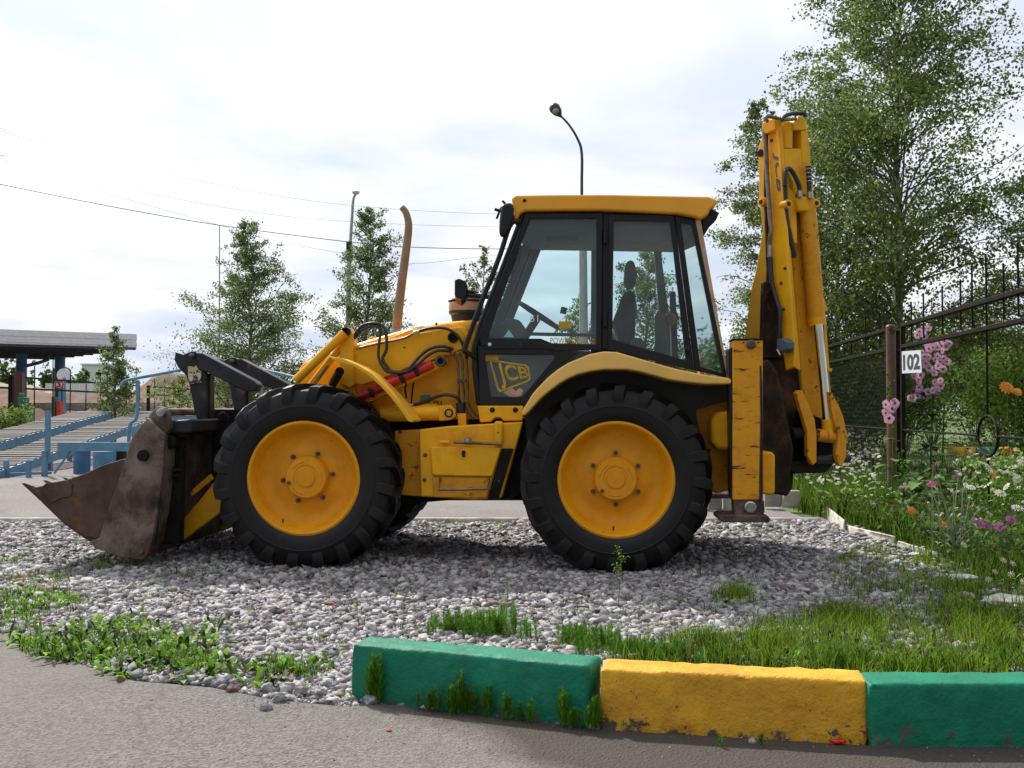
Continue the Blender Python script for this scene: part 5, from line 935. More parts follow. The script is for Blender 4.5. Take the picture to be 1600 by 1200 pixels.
# young trees at the left
tree('young_tree', 'broad young tree with open crown rising behind the folded loader forks', 'tree', at(388, 26), 26, 5.95, [(.06, 2.3), (.2, 2.2), (.4, 1.6), (.6, 1.15), (.8, .65), (1, .15)], 170, 34000, .058, 11, 'leaf2', .08, up=(.35, 1.0), droop=.12, barkm='twig')
tree('young_tree', 'slim cone shaped young tree behind the lamp post and the exhaust pipe', 'tree', at(572, 24), 24, 5.95, [(.1, 1.35), (.3, 1.25), (.5, 1.0), (.75, .62), (1, .12)], 130, 22000, .056, 12, 'leaf2', .07, up=(.5, 1.1), droop=.1, barkm='twig')
tree('young_tree', 'young tree tip showing behind the front of the cab roof post', 'tree', at(752, 28), 28, 5.7, [(.1, 1.1), (.4, .8), (.7, .6), (1, .08)], 70, 6000, .07, 13, 'leaf2', .07, up=(.5, 1.1), droop=.1, barkm='twig')
tree('young_tree', 'small young tree in front of the white canopy roof', 'tree', at(180, 30), 30, 3.6, [(.1, .95), (.35, .8), (.6, .55), (.8, .3), (1, .06)], 70, 5200, .08, 14, 'leaf2', .05, up=(.4, 1.0), droop=.1, barkm='twig')
tree('young_tree', 'low green sapling right of the small young tree behind the blue ramp', 'tree', at(280, 31), 31, 2.1, [(.1, .8), (.5, .6), (1, .2)], 40, 2500, .07, 15, 'leafbright', .04, barkm='twig')
tree('young_tree', 'young tree seen through the cab door window beside the concrete pole', 'tree', at(905, 27), 27, 4.3, [(.1, 1.2), (.5, .8), (.75, .5), (1, .08)], 70, 6500, .07, 16, 'leaf2', .06, barkm='twig')
tree('young_tree', 'leafy tree seen through the rear side window of the cab', 'tree', at(1010, 26), 26, 5.2, [(.08, 1.7), (.4, 1.5), (.7, 1.0), (1, .2)], 120, 14000, .072, 17, 'leaf', .07, barkm='twig')
# big birches on the right
tree('birch_tree', 'tall birch with pale trunk behind the gate at the right, its top out of frame', 'birch tree', at(1405, 20), 20, 10.6, [(.1, 1.6), (.25, 2.3), (.45, 2.6), (.62, 2.35), (.8, 1.5), (1, .3)], 270, 62000, .068, 21, 'leaf', .115, up=(.45, 1.1), droop=.28, spread=.15)
tree('birch_tree', 'slimmer birch leaning out behind the digging arm, left of the tall birch', 'birch tree', at(1235, 22), 22, 7.9, [(.05, 1.2), (.3, 1.55), (.55, 1.35), (.8, .8), (1, .15)], 160, 36000, .058, 22, 'leaf2', .08, lean=(-.085, 0), up=(.4, 1.0), droop=.3)
tree('birch_tree', 'birch behind the digging arm whose crown fills the gap to the tall birch', 'birch tree', at(1310, 23), 23, 9.2, [(.05, 1.3), (.3, 1.7), (.6, 1.5), (.85, .8), (1, .15)], 140, 24000, .064, 23, 'leaf', .08, up=(.4, 1.0), droop=.3)
tree('birch_tree', 'birch at the right edge whose branches arch out of the frame', 'birch tree', at(1640, 19), 19, 6.0, [(.1, 1.5), (.4, 1.9), (.7, 1.2), (1, .2)], 90, 15000, .06, 24, 'leaf', .07, up=(.3, 1.0), droop=.3)
# bushes and undergrowth behind the fence
def bush(name, label, cat, x, y, rx, ry, h, n, ls, m, seed, group=None, z0=-.03):
    rs = random.Random(seed); r_ = root(name, label, cat, (x, y, z0), group=group); mb = MB(); C = []
    for k in range(26):
        a = rs.uniform(0, 6.28); q = rs.uniform(.3, 1); e_ = Vector((x + math.cos(a) * rx * q, y + math.sin(a) * ry * q, z0 + h * rs.uniform(.45, 1.0) * (1.1 - .3 * q))); b_ = Vector((x + math.cos(a) * .1, y + math.sin(a) * .1, z0)); m_ = b_.lerp(e_, .5) + Vector((0, 0, h * .1)); mb.tube([b_, m_, e_], [.012, .004], 4, cap=False)
        for s_ in range(5):
            c = m_.lerp(e_, rs.uniform(-.3, 1.05)) + Vector((rs.gauss(0, rx * .16), rs.gauss(0, ry * .16), rs.gauss(0, h * .09))); C.append((c[:], rs.uniform(.10, .2) * min(rx, h)))
    mb.build('stems', 'twig', r_, smooth=0); ctr = np.array([c[0] for c in C]); sg = np.array([c[1] for c in C]); i = rng.integers(0, len(C), n); P_ = ctr[i] + rng.normal(size=(n, 3)) * sg[i][:, None]; P_[:, 2] = np.maximum(P_[:, 2], z0 + .02)
    leafcloud('foliage', P_, rng.uniform(.6, 1.3, n) * ls, m, r_, .6, .1); return r_
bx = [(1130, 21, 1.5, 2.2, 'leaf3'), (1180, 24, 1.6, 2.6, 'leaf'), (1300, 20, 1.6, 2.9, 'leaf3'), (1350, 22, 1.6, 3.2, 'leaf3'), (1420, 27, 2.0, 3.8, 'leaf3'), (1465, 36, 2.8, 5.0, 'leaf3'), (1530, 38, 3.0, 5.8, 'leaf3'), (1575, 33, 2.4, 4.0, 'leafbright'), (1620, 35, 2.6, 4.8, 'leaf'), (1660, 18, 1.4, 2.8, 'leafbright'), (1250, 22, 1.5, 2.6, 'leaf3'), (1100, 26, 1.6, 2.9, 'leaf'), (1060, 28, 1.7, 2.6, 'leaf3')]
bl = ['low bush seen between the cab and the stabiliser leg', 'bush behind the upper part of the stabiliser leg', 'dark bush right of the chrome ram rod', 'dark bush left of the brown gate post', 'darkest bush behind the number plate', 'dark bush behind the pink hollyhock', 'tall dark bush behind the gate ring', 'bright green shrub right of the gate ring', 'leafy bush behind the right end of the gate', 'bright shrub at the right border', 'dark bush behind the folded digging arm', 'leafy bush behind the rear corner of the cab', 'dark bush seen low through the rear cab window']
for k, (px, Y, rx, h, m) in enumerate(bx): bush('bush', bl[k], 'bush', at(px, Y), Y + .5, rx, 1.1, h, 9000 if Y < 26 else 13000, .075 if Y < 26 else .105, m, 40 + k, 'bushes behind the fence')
bush('bush', 'light green bush beside the fence at the far left', 'bush', at(18, 27), 27, .75, .6, 1.35, 5000, .07, 'leafbright', 70)
bush('bush', 'bright shrub seen behind the worn fork upright', 'bush', at(318, 33), 33, .7, .5, 1.9, 3000, .07, 'leafbright', 71)
# distant trees
def far_clump(label, px, Y, wpx, ytop, n, seed):
    h = 1.19 + (640 - ytop) / 1600 * Y; bush('distant_tree', label, 'tree', at(px, Y), Y, wpx / 1600 * Y / 2, 2, h, n, h * .07, 'leaf3', seed, 'distant trees on the left')
far_clump('round distant tree just right of the left canopy column', 78, 120, 30, 565, 1500, 81); far_clump('distant tree between the right canopy column and the small young tree', 108, 120, 40, 568, 1800, 82); far_clump('distant tree left of the small young tree', 125, 118, 26, 572, 1200, 83); far_clump('distant tree at the far left below the canopy', 12, 95, 34, 562, 1200, 84); far_clump('small distant tree between the canopy columns', 45, 130, 14, 577, 600, 85)
far_w = []; 
for k in range(150):
    px = 330 + (k - 60) * 9.5 if k >= 60 else -1100 + k * 17; Y = 95 + 8 * math.sin(k); h = 3.6 + 1.2 * noise.noise((k * .4, 0, 0)); far_w.append(rng.normal(size=(260, 3)) * [1.0, 1.2, h * .28] + [at(px, Y), Y, h * .45])
o = leafcloud('far_wood', np.concatenate(far_w), rng.uniform(.25, .5, 150 * 260), 'leaf3', None); tag(o, 'low far off line of trees on the horizon behind the machine', 'wood', kind='stuff')
# ================================================================== MEADOW AND FLOWER BED
def meadow(name, n, x0, x1, Y0, Y1, hmin, hmax, wd, m, label, side=None):
    Y = 1 / rng.uniform(1 / Y1, 1 / Y0, n); px = rng.uniform(x0, x1, n); X_ = (px - 800) / 1600 * Y; p = np.stack([X_, Y, 0 * X_ - .03], 1)
    if side is not None: p = p[p[:, 0] > side(p[:, 1])]
    return blades(name, p, hts(len(p), hmin, hmax), hts(len(p), wd * .5, wd), m, .5, label, 'grass')
M['meadow'] = mat('meadow_blade', (0.095, 0.175, 0.018), 0.65, spec=.15, var=0.45, vscale=1.2, island=True, trans=.35)
M['leafbed'] = mat('bed_leaf', (0.085, 0.155, 0.03), 0.6, spec=.2, var=0.4, vscale=2, island=True, trans=.3)
bedline = lambda y: 3.42 + 0 * y
meadow('meadow_grass', 26000, 1180, 1640, 9, 15.5, .12, .38, .012, 'meadow', 'tall green meadow grass in and behind the flower bed', bedline)
meadow('meadow_grass', 6000, 1150, 1400, 17, 34, .12, .40, .02, 'meadow', 'tall green meadow grass behind the fence section', bedline)
meadow('meadow_grass', 12000, 1400, 1640, 14.5, 44, .04, .12, .02, 'meadow', 'green meadow grass beyond the gate', bedline)
meadow('front_bed_grass', 7000, 1420, 1660, 6.8, 9.5, .05, .24, .006, 'meadow', 'grass at the near edge of the flower bed', lambda y: 3.3 + 0 * y)
meadow('left_meadow_grass', 7000, -60, 60, 24, 40, .2, .5, .03, 'grass', 'grass strip beneath the fence at the far left')
M['petal'] = mat('white_petal', (0.75, 0.74, 0.70), 0.6, var=.08, trans=.3); M['centre'] = mat('yellow_flower_centre', (0.62, 0.38, 0.02), 0.8, var=.2); M['pink'] = mat('pink_petal', (0.66, 0.36, 0.52), 0.6, var=.2, vscale=20, trans=.3, wear2=(.75, .5, .62), w2thr=.55, w2scale=30); M['magenta'] = mat('magenta_petal', (0.40, 0.01, 0.16), 0.6, var=.2, trans=.2); M['purple'] = mat('purple_petal', (.35, .02, .30), .6, trans=.2); M['maroon'] = mat('maroon_flower_centre', (0.2, 0.01, 0.06), 0.7); M['orangepetal'] = mat('orange_petal', (0.75, 0.27, 0.01), 0.6, var=.15, trans=.25); M['silver'] = mat('silvery_stem', (.28, .32, .22), .8, var=.2)
def flowers_mesh(C, r, nrm, npet=9, inner=.3, pw=.2):
    V = []; Q = []; T = []
    for c, rr, n_ in zip(C, r, nrm):
        c = Vector(c); n_ = Vector(n_).normalized(); x = n_.orthogonal().normalized(); y = n_.cross(x); k = len(V); V.append(c[:]) ; 
        for q in range(npet):
            a = 2 * math.pi * q / npet + rr * 50; d = x * math.cos(a) + y * math.sin(a); s_ = x * -math.sin(a) + y * math.cos(a); b0 = len(V); dr = -n_ * rr * .25 * random.random()
            V += [(c + d * rr * .2)[:], (c + d * rr * .75 + s_ * rr * pw)[:], (c + d * rr + dr)[:], (c + d * rr * .75 - s_ * rr * pw)[:]]; Q.append((b0, b0 + 1, b0 + 2, b0 + 3))
    return np.array(V), np.array(Q)
def discs(C, r, nrm, off=.15, n=8):
    V = []; T = []
    for c, rr, n_ in zip(C, r, nrm):
        n_ = Vector(n_).normalized(); c = Vector(c) + n_ * rr * off; x = n_.orthogonal().normalized(); y = n_.cross(x); k = len(V); V.append((c + n_ * rr * .35)[:]); V += [(c + (x * math.cos(2 * math.pi * q / n) + y * math.sin(2 * math.pi * q / n)) * rr)[:] for q in range(n)]
        T += [(k, k + 1 + q, k + 1 + (q + 1) % n) for q in range(n)]
    return np.array(V), np.array(T)
def rn(up=.8):
    return (random.gauss(0, .45), random.gauss(-.35, .4), up + random.random() * .4)
# distant daisies (uncountable)
C = []; rr = []; nn = []
def dz(n, pxa, pxb, Ya, Yb, za, zb, r0, r1):
    for _ in range(n):
        Y = random.uniform(Ya, Yb); px = random.uniform(pxa, pxb); x = at(px, Y)
        if x < 3.6: continue
        C.append((x, Y, random.uniform(za, zb))); rr.append(random.uniform(r0, r1)); nn.append(rn())
dz(420, 1240, 1375, 12, 22, .28, .55, .02, .034); dz(130, 1240, 1375, 19, 23, .55, .85, .03, .04); dz(90, 1300, 1460, 9.3, 12, .2, .4, .014, .022); dz(110, 1480, 1640, 8.5, 12, .3, .85, .016, .024); dz(30, 1540, 1640, 12, 16, .3, .6, .02, .03)
V, Q = flowers_mesh(C, rr, nn, 8); V2, T2 = discs(C, [q * .32 for q in rr], nn)
o = npmesh('meadow_daisies', V, Q, None, 'petal'); tag(o, 'white daisies dotted through the meadow and flower bed', 'daisies', kind='stuff')
o2 = npmesh('daisy_centres', V2, None, T2, 'centre', o); tag(o2, kind='stuff')
# nearer single flowers, each a thing of its own
def flower(name, label, cat, px, py, Y, r, petal, centre, npet=12, group=None, nrm=None, pw=.13, stem='horsetail', fullness=1):
    c = P(px, py, Y); n_ = Vector(nrm or rn(.6)).normalized(); b_ = Vector((c.x + random.uniform(-.06, .06), c.y + random.uniform(-.02, .05), -.03)); ro = root(name, label, cat, b_, group=group)
    MB().tube([b_, b_.lerp(c, .55) + Vector((random.uniform(-.02, .02), 0, .02)), c - n_ * .004], .0022, 5, smooth=3).build('stem', stem, ro, smooth=0)
    for f in range(fullness):
        V, Q = flowers_mesh([tuple(c + n_ * r * .12 * f)], [r * (1 - .18 * f)], [tuple(n_)], npet, pw=pw); npmesh('petals', V, Q, None, petal, ro)
    V, T = discs([tuple(c)], [r * .3], [tuple(n_)]); npmesh('flower_centre', V, None, T, centre, ro)
    gp = np.array([(b_.lerp(c, t) + Vector((0, 0, 0)))[:] for t in (.1, .25, .4, .55, .7)]); leaves('leaves', gp, hts(5, .03, .09), hts(5, .006, .014), 'weed', (.1, .9), parent=ro); return ro
DP = [(1580, 739, 12, 'large white daisy, topmost of the cluster right of the gate rod'), (1545, 731, 10, 'white daisy at the upper left of the cluster right of the gate rod'), (1565, 736, 7, 'small white daisy in the middle of the cluster right of the gate rod'), (1517, 761, 8, 'white daisy left of the gate rod'), (1543, 757, 9, 'white daisy just right of the gate rod'), (1563, 770, 10, 'white daisy facing forward below the cluster'), (1590, 793, 10, 'white daisy at the right edge below the cluster'), (1597, 722, 9, 'white daisy cut by the right edge'), (1546, 802, 6, 'small white daisy low beside the purple flowers'), (1572, 760, 8, 'white daisy seen from the side below the cluster'), (1590, 748, 8, 'drooping white daisy near the right edge'), (1538, 724, 7, 'faded white daisy above the gate rod gap'), (1507, 851, 6, 'single white daisy low in the bed left of the rod')]
for px, py, rp, lb in DP: Y = random.uniform(7.6, 8.3); flower('daisy', lb, 'daisy', px, py, Y, rp / 1600 * Y, 'petal', 'centre', 13, 'large daisies at the right')
MP = [(1497, 742, 7, 'magenta', 'red campion flower highest on the silvery stems'), (1459, 724, 5, 'magenta', 'campion flower furthest left on the silvery stems'), (1455, 756, 7, 'magenta', 'crimson campion flower low at the left of the silvery stems'), (1491, 769, 5, 'magenta', 'crimson campion flower low right of the silvery stems'), (1508, 734, 5, 'magenta', 'small crimson campion flower beside the tallest'), (1465, 755, 5, 'magenta', 'small crimson campion flower next to the low left one'), (1518, 790, 6, 'magenta', 'crimson flower on the gate rod'), (1526, 813, 9, 'purple', 'purple flower, leftmost of the purple row'), (1540, 820, 10, 'purple', 'largest purple flower in the middle of the purple row'), (1562, 823, 9, 'purple', 'purple flower at the right of the purple row'), (1580, 811, 9, 'purple', 'purple flower at the right edge above the purple row')]
for px, py, rp, m, lb in MP: Y = random.uniform(7.9, 8.6); flower('campion', lb, 'flower', px, py, Y, rp / 1600 * Y, m, 'maroon', 5, 'crimson and purple flowers of the bed', pw=.42, stem='silver')
for k in range(9):
    px, py = 1330 + k * 0, 0
OP = [(1573, 605, 12, 10.5, 'large orange flower head high above the gate ring'), (1590, 612, 8, 10.5, 'smaller orange flower right of the large one'), (1425, 797, 7, 8.8, 'orange marigold low left of the silvery stems'), (1475, 818, 5, 8.2, 'orange marigold beneath the silvery stems'), (1395, 787, 8, 10.5, 'dull orange marigold at the foot of the gate post'), (1552, 740, 6, 8.4, 'small orange flower among the white daisies')]
for px, py, rp, Y, lb in OP: flower('orange_flower', lb, 'flower', px, py, Y, rp / 1600 * Y, 'orangepetal', 'centre', 12, None, pw=.2, fullness=3, nrm=(0, -.8, .5))
for k, (px, py) in enumerate([(1568, 875), (1583, 880), (1555, 893), (1580, 897), (1598, 908), (1545, 943 - 20), (1520, 930), (1552, 935), (1590, 925), (1545, 905)]):
    flower('faded_daisy', ['highest', 'second highest', 'drooping upper left', 'short upper right', 'far right', 'lower left', 'lowest left', 'middle low', 'lower right', 'central'][k] + ' withered daisy head with ochre centre beside the flat white stone', 'daisy', px, py, 5.9 + (k % 3) * .3, .022, 'petal', 'centre', 9, 'withered daisies by the flat white stone', nrm=(random.gauss(0, .3), -.3, .3), pw=.09)
# silvery branching campion stems
cs = root('campion_plant', 'silvery branching stems of the campion plant in front of the gate', 'plant', (at(1490, 8.2), 8.2, -.03)); mb = MB(); b0 = Vector((at(1492, 8.2), 8.2, -.03))
for px, py in ((1497, 745), (1459, 728), (1455, 760), (1491, 772), (1470, 770), (1440, 770), (1515, 780), (1432, 800), (1505, 760), (1530, 790)):
    c = P(px, py, 8.2 + random.uniform(-.2, .2)); mb.tube([b0 + Vector((random.uniform(-.05, .05), 0, .1)), b0.lerp(c, .5) + Vector((random.uniform(-.04, .04), 0, 0)), c], [.007, .003], 5, smooth=3)
mb.build('stems', 'silver', cs, smooth=60); gp = np.array([[b0.x + random.gauss(0, .12), b0.y + random.gauss(0, .08), random.uniform(0, .35)] for _ in range(60)]); leaves('leaves', gp, hts(60, .05, .12), hts(60, .012, .03), M['silver'], (.2, 1.2), parent=cs)
# hollyhocks
def hollyhock(label, px, pyb, pyt, Y, blooms, nl, rfl):
    g = P(px, 640, Y); b_ = Vector((g.x, Y, -.03)); top = P(px + (5 if nl > 20 else 0), pyt, Y); ro = root('hollyhock', label, 'hollyhock', b_)
    mb = MB().tube([b_, b_.lerp(top, .5) + Vector((.03, 0, 0)), top], [.014, .004], 6, smooth=4)
    for q in range(26): 
        c = b_.lerp(top, .62 + .38 * q / 26) + Vector((random.uniform(-.05, .05), random.uniform(-.05, .02), 0)); mb.lathe(c, (random.gauss(0, .3), -.3, 1), [(-.012, .004), (0, .014), (.014, .010), (.02, .002)], 6)
    mb.build('stem', 'horsetail', ro, smooth=60)
    blooms = blooms + [(x + random.uniform(-9, 9), y + random.uniform(-9, 9)) for x, y in blooms if nl > 10]
    for x, y in blooms:
        c = P(x, y, Y - random.uniform(.03, .14)); n_ = Vector((random.gauss(0, .35), -1, random.gauss(.05, .25))).normalized(); r_ = rfl * random.uniform(.8, 1.1); xx = n_.orthogonal().normalized(); yy = n_.cross(xx); V = [tuple(c - n_ * r_ * .2)]; T = []
        for q in range(20):
            a = 2 * math.pi * q / 20; w_ = 1 + .08 * math.cos(5 * a); V.append(tuple(c + (xx * math.cos(a) + yy * math.sin(a)) * r_ * w_ + n_ * r_ * (.12 * math.cos(10 * a) + .1)))
        T = [(0, 1 + q, 1 + (q + 1) % 20) for q in range(20)]; fl = npmesh('bloom', np.array(V), None, np.array(T), 'pink', ro, smooth=True)
        V, T = discs([tuple(c - n_ * r_ * .05)], [r_ * .28], [tuple(n_)]); i = npmesh('bloom_centre', V, None, T, 'maroon', ro)
    gp = np.array([(b_.lerp(top, random.uniform(.02, .55)) + Vector((random.gauss(0, .05), random.gauss(0, .05), 0)))[:] for _ in range(nl)]); leaves('leaves', gp, hts(nl, .10, .24), hts(nl, .08, .18), 'leafbed', (-.1, .8), parent=ro); return ro
hollyhock('tall hollyhock covered with pink blooms behind the gate beside the number plate', 1450, 790, 465, 13.1, [(1437, 518), (1450, 513), (1445, 526), (1465, 543), (1478, 540), (1452, 545), (1440, 552), (1466, 556), (1472, 548), (1450, 558), (1452, 575), (1443, 570), (1462, 562), (1438, 586), (1461, 597), (1470, 603), (1457, 610), (1452, 618), (1464, 612), (1435, 610), (1427, 622), (1440, 612), (1480, 565)], 46, .050)
hollyhock('second pink hollyhock stem close behind the first one', 1468, 790, 500, 13.4, [(1475, 534), (1460, 535), (1466, 572), (1446, 535), (1428, 588)], 26, .048)
hollyhock('small hollyhock with a few pink blooms in front of the gate post', 1391, 780, 583, 11.8, [(1394, 638), (1389, 654), (1384, 632), (1398, 630), (1384, 645)], 7, .055)
hollyhock('leafy hollyhock stem with one low bloom left of the gate frame', 1404, 800, 700, 10.4, [(1405, 757)], 22, .045)
p = np.array([(at(px, Y), Y, random.uniform(0, .45)) for px, Y in [(random.uniform(1405, 1520), random.uniform(10.5, 13)) for _ in range(420)]]); leaves('bed_foliage', p, hts(420, .08, .2), hts(420, .04, .12), 'leafbed', (0, 1.0), 'broad green leaves of the flower bed plants behind the gate', 'plants')
p = np.array([(at(px, Y), Y, random.uniform(-.02, .25)) for px, Y in [(random.uniform(1310, 1620), random.uniform(7.6, 11)) for _ in range(5000)] if at(px, Y) > 3.45]); leaves('bed_foliage', p, hts(len(p), .05, .13), hts(len(p), .012, .04), 'leaf3', (0, 1.2), 'dense low foliage of the flower bed in front of the gate', 'plants')
p = np.array([(at(px, Y), Y, random.uniform(-.02, .7)) for px, Y in [(random.uniform(1500, 1660), random.uniform(9.5, 12)) for _ in range(1500)]]); leaves('bed_foliage', p, hts(len(p), .04, .12), hts(len(p), .012, .04), 'weed', (0, 1.2), 'tall leafy growth behind the right part of the gate', 'plants')
bush('leafy_plant', 'bushy light green plant behind the first white edging block', 'plant', at(1310, 11.4), 11.4, .24, .2, .36, 900, .06, 'leafbright', 90)
# ================================================================== GATE AND FENCE AT THE RIGHT
M['fence'] = mat('rusty_brown_fence_paint', (0.013, 0.007, 0.005), 0.65, spec=.12, var=0.3, vscale=8, wear=True, wscale=10, wthr=.62, wcol=(.06, .022, .011), bump=.2)
M['wire'] = mat('grey_wire', (.16, .15, .13), .5, metal=.6)
M['plate'] = mat('white_enamel', (.62, .64, .68), .4, var=.05, wear=True, wscale=9, wthr=.68, wcol=(.3, .2, .15))
M['ink'] = mat('stencil_black', (.03, .03, .035), .6)
A0 = Vector((5.03, 13.4, 0)); B0 = Vector((4.60, 9.0, 0)); gd = (A0 - B0).normalized()
FG = Frame(5.03, 13.4, math.atan2(gd.y, gd.x))     # e runs away from the camera along the fence
def fpt(Y, z): t = (Y - A0.y) / gd.y; p = A0 + gd * t; return Vector((p.x, p.y, z))
def fence_panel(label, Y0, Y1, name, zt=2.28, ring=None, plate=False, rods=()):
    r_ = root(name, label, 'gate' if name == 'steel_gate' else 'fence', fpt(Y1, -.03)[:])
    for y, nm in ((Y0, 'stile'), (Y1, 'stile')): MB().bar(fpt(y, .05), fpt(y, zt), .05).build(nm, 'fence', r_, .004)
    for z, nm in ((zt, 'top_rail'), (zt - .27, 'second_rail'), (.10, 'bottom_rail')): MB().bar(fpt(Y0 + .03, z - .015), fpt(Y1 - .03, z - .015), .075, .045).build(nm, 'fence', r_, .004)
    zr = .93
    if ring:
        MB().tube([fpt(ring + .27 * math.cos(a), zr + .20 * math.sin(a) * 1.0) for a in [2 * math.pi * k / 28 for k in range(29)]], .014, 8).build('ring', 'fence', r_, smooth=60)
        for a, b in ((Y0, ring - .27), (ring + .27, Y1)): MB().tube([fpt(a, zr), fpt(b, zr)], .012, 8).build('middle_rail', 'fence', r_)
        MB().tube([fpt(ring, zr + .19), fpt(ring, zt - .24)], .012, 8).build('rod', 'fence', r_); MB().tube([fpt(ring, .1), fpt(ring, zr - .19)], .012, 8).build('rod', 'fence', r_)
    else: MB().tube([fpt(Y0, zr), fpt(Y1, zr)], .012, 8).build('middle_rail', 'fence', r_)
    for y, h, sh in rods: MB().tube([fpt(y, zt - .24), fpt(y, zt + h)], .010, 6).build('spike', 'fence', r_)
    # hexagonal wire netting over the lower half
    mb = MB(); s_ = .075; nx_ = int(abs(Y1 - Y0) / s_); nz_ = int(.8 / (s_ * .9)); V = []; Fq = []
    for j in range(nz_ if ring else int(1.9 / (s_ * .9))):
        for i in range(nx_):
            y = min(Y0, Y1) + i * s_ + (s_ / 2 if j % 2 else 0); z = .12 + j * s_ * .85
            for (a, b, c, d) in ((0, 0, s_ / 2, s_ * .33), (0, 0, -s_ / 2, s_ * .33), (s_ / 2, s_ * .33, s_ / 2, s_ * .85)):
                p, q = fpt(y + a, z + b), fpt(y + c, z + d); k = len(V); n_ = Vector((0, 0, .0018)); m_ = Vector((.0015, .0012, 0)); V += [(p - m_)[:], (p + m_)[:], (q + m_)[:], (q - m_)[:], (p - n_)[:], (p + n_)[:], (q + n_)[:], (q - n_)[:]]; Fq += [(k, k + 1, k + 2, k + 3), (k + 4, k + 5, k + 6, k + 7)]
    o = npmesh('wire_netting', np.array(V), np.array(Fq), None, 'wire', r_); tag(o, kind='stuff'); return r_
g1 = fence_panel('brown steel gate leaf with ring ornament and wire netting at the right', 7.6, 13.1, 'steel_gate', ring=10.15, rods=[(13.0, .06, 0), (12.2, .30, 0), (11.5, .3, 0), (10.9, .3, 0), (10.55, .42, 0), (10.15, .46, 0), (9.7, .3, 0), (9.35, .44, 0), (8.9, .4, 0), (12.7, .25, 0)])
mb = MB(); n_ = Vector((-gd.y, gd.x, 0)) 
if n_.x > 0: n_ = -n_
FP = lambda x, y: (lambda r: CAM + r * (((A0 + n_ * .04) - CAM).dot(n_) / r.dot(n_)))(ray(x, y))
pl = MB().poly3([FP(1409.5, 549), FP(1439, 547), FP(1440.5, 582), FP(1410, 583.5)], n_ * .004).build('number_plate', 'plate', g1, smooth=0)
text_on('number', '102', [FP(1411.5, 554), FP(1438, 552), FP(1438.5, 577), FP(1412, 579)], 'ink', pl, .007, n_, 2.5)
fence_panel('brown steel fence section left of the gate post with spikes on top', 13.75, 19.5, 'steel_fence', rods=[(14.2, .25, 0), (15.0, .3, 0), (15.9, .28, 0), (17, .3, 0), (18.2, .3, 0)])
p0 = fpt(13.42, -.03); gp_ = root('gate_post', 'round rusty brown pipe post between gate and fence section', 'post', p0[:]); MB().tube([p0 - Vector((.06, 0, 0)), p0 + Vector((-.06, 0, 2.32))], .062, 16).lathe(p0 + Vector((-.06, 0, 2.31)), (0, 0, 1), [(0, .066), (.02, .05), (.03, 0.001)], 16).build('pipe', mat('brown_pipe', (.13, .065, .035), .5, var=.2, vscale=6, wear=True, wscale=7, wthr=.6, wcol=(.04, .02, .012)), gp_, smooth=40)
MB().bar(p0 + Vector((.05, .06, 0)), p0 + Vector((.05, .06, 2.26)), .09, .05).build('flat_bar', 'fence', gp_, .004); MB().tube([p0 + Vector((-.12, -.03, .8)), p0 + Vector((.08, -.06, .82))], .006, 6).build('wire_tie', 'wire', gp_)
# painted kerb beyond the gate
for k in range(9):
    c = 'kyellow' if k % 2 == 0 else 'kgreen'; x0 = at(1478, 27) + k * .62; tag(rough_block((x0, 26.6 + k * .02), (x0 + .60, 26.6 + (k + 1) * .02), .3, .24, c, 60 + k, name='far_kerbstone', res=.2, z0=-.03), ('yellow' if c == 'kyellow' else 'green') + ' painted kerbstone beyond the gate, ' + ['leftmost', 'second', 'third', 'fourth', 'fifth', 'sixth', 'seventh', 'eighth', 'ninth'][k] + ' from the left', 'kerbstone', 'painted kerbstones beyond the gate')
sheet('far_path', [(at(1470, 25), 24.9), (at(1470, 25) + 12, 24.9), (at(1470, 25) + 12, 26.4), (at(1470, 25), 26.4)], -.02, 'asphalt_far')
# ================================================================== LEFT BACKGROUND
M['blue'] = mat('light_blue_paint', (0.10, 0.24, 0.37), 0.55, var=.12, vscale=4, wear=True, wscale=7, wthr=.66, wcol=(.10, .06, .04)); M['bluedark'] = mat('dark_blue_paint', (.05, .13, .26), .5, var=.15)
M['plank'] = mat('weathered_plank', (0.22, 0.20, 0.185), 0.9, var=.25, vscale=3, bump=.4); M['sand'] = mat('sandy_soil', (0.15, 0.085, 0.052), 0.95, var=.2, vscale=.35, wear=True, wscale=.5, wthr=.6, wcol=(.09, .05, .033), bump=.8, bscale=2)
M['cladding'] = mat('grey_white_cladding', (0.72, 0.72, 0.76), 0.5, var=.05); M['underside'] = mat('dark_soffit', (.05, .05, .055), .8, var=.2)
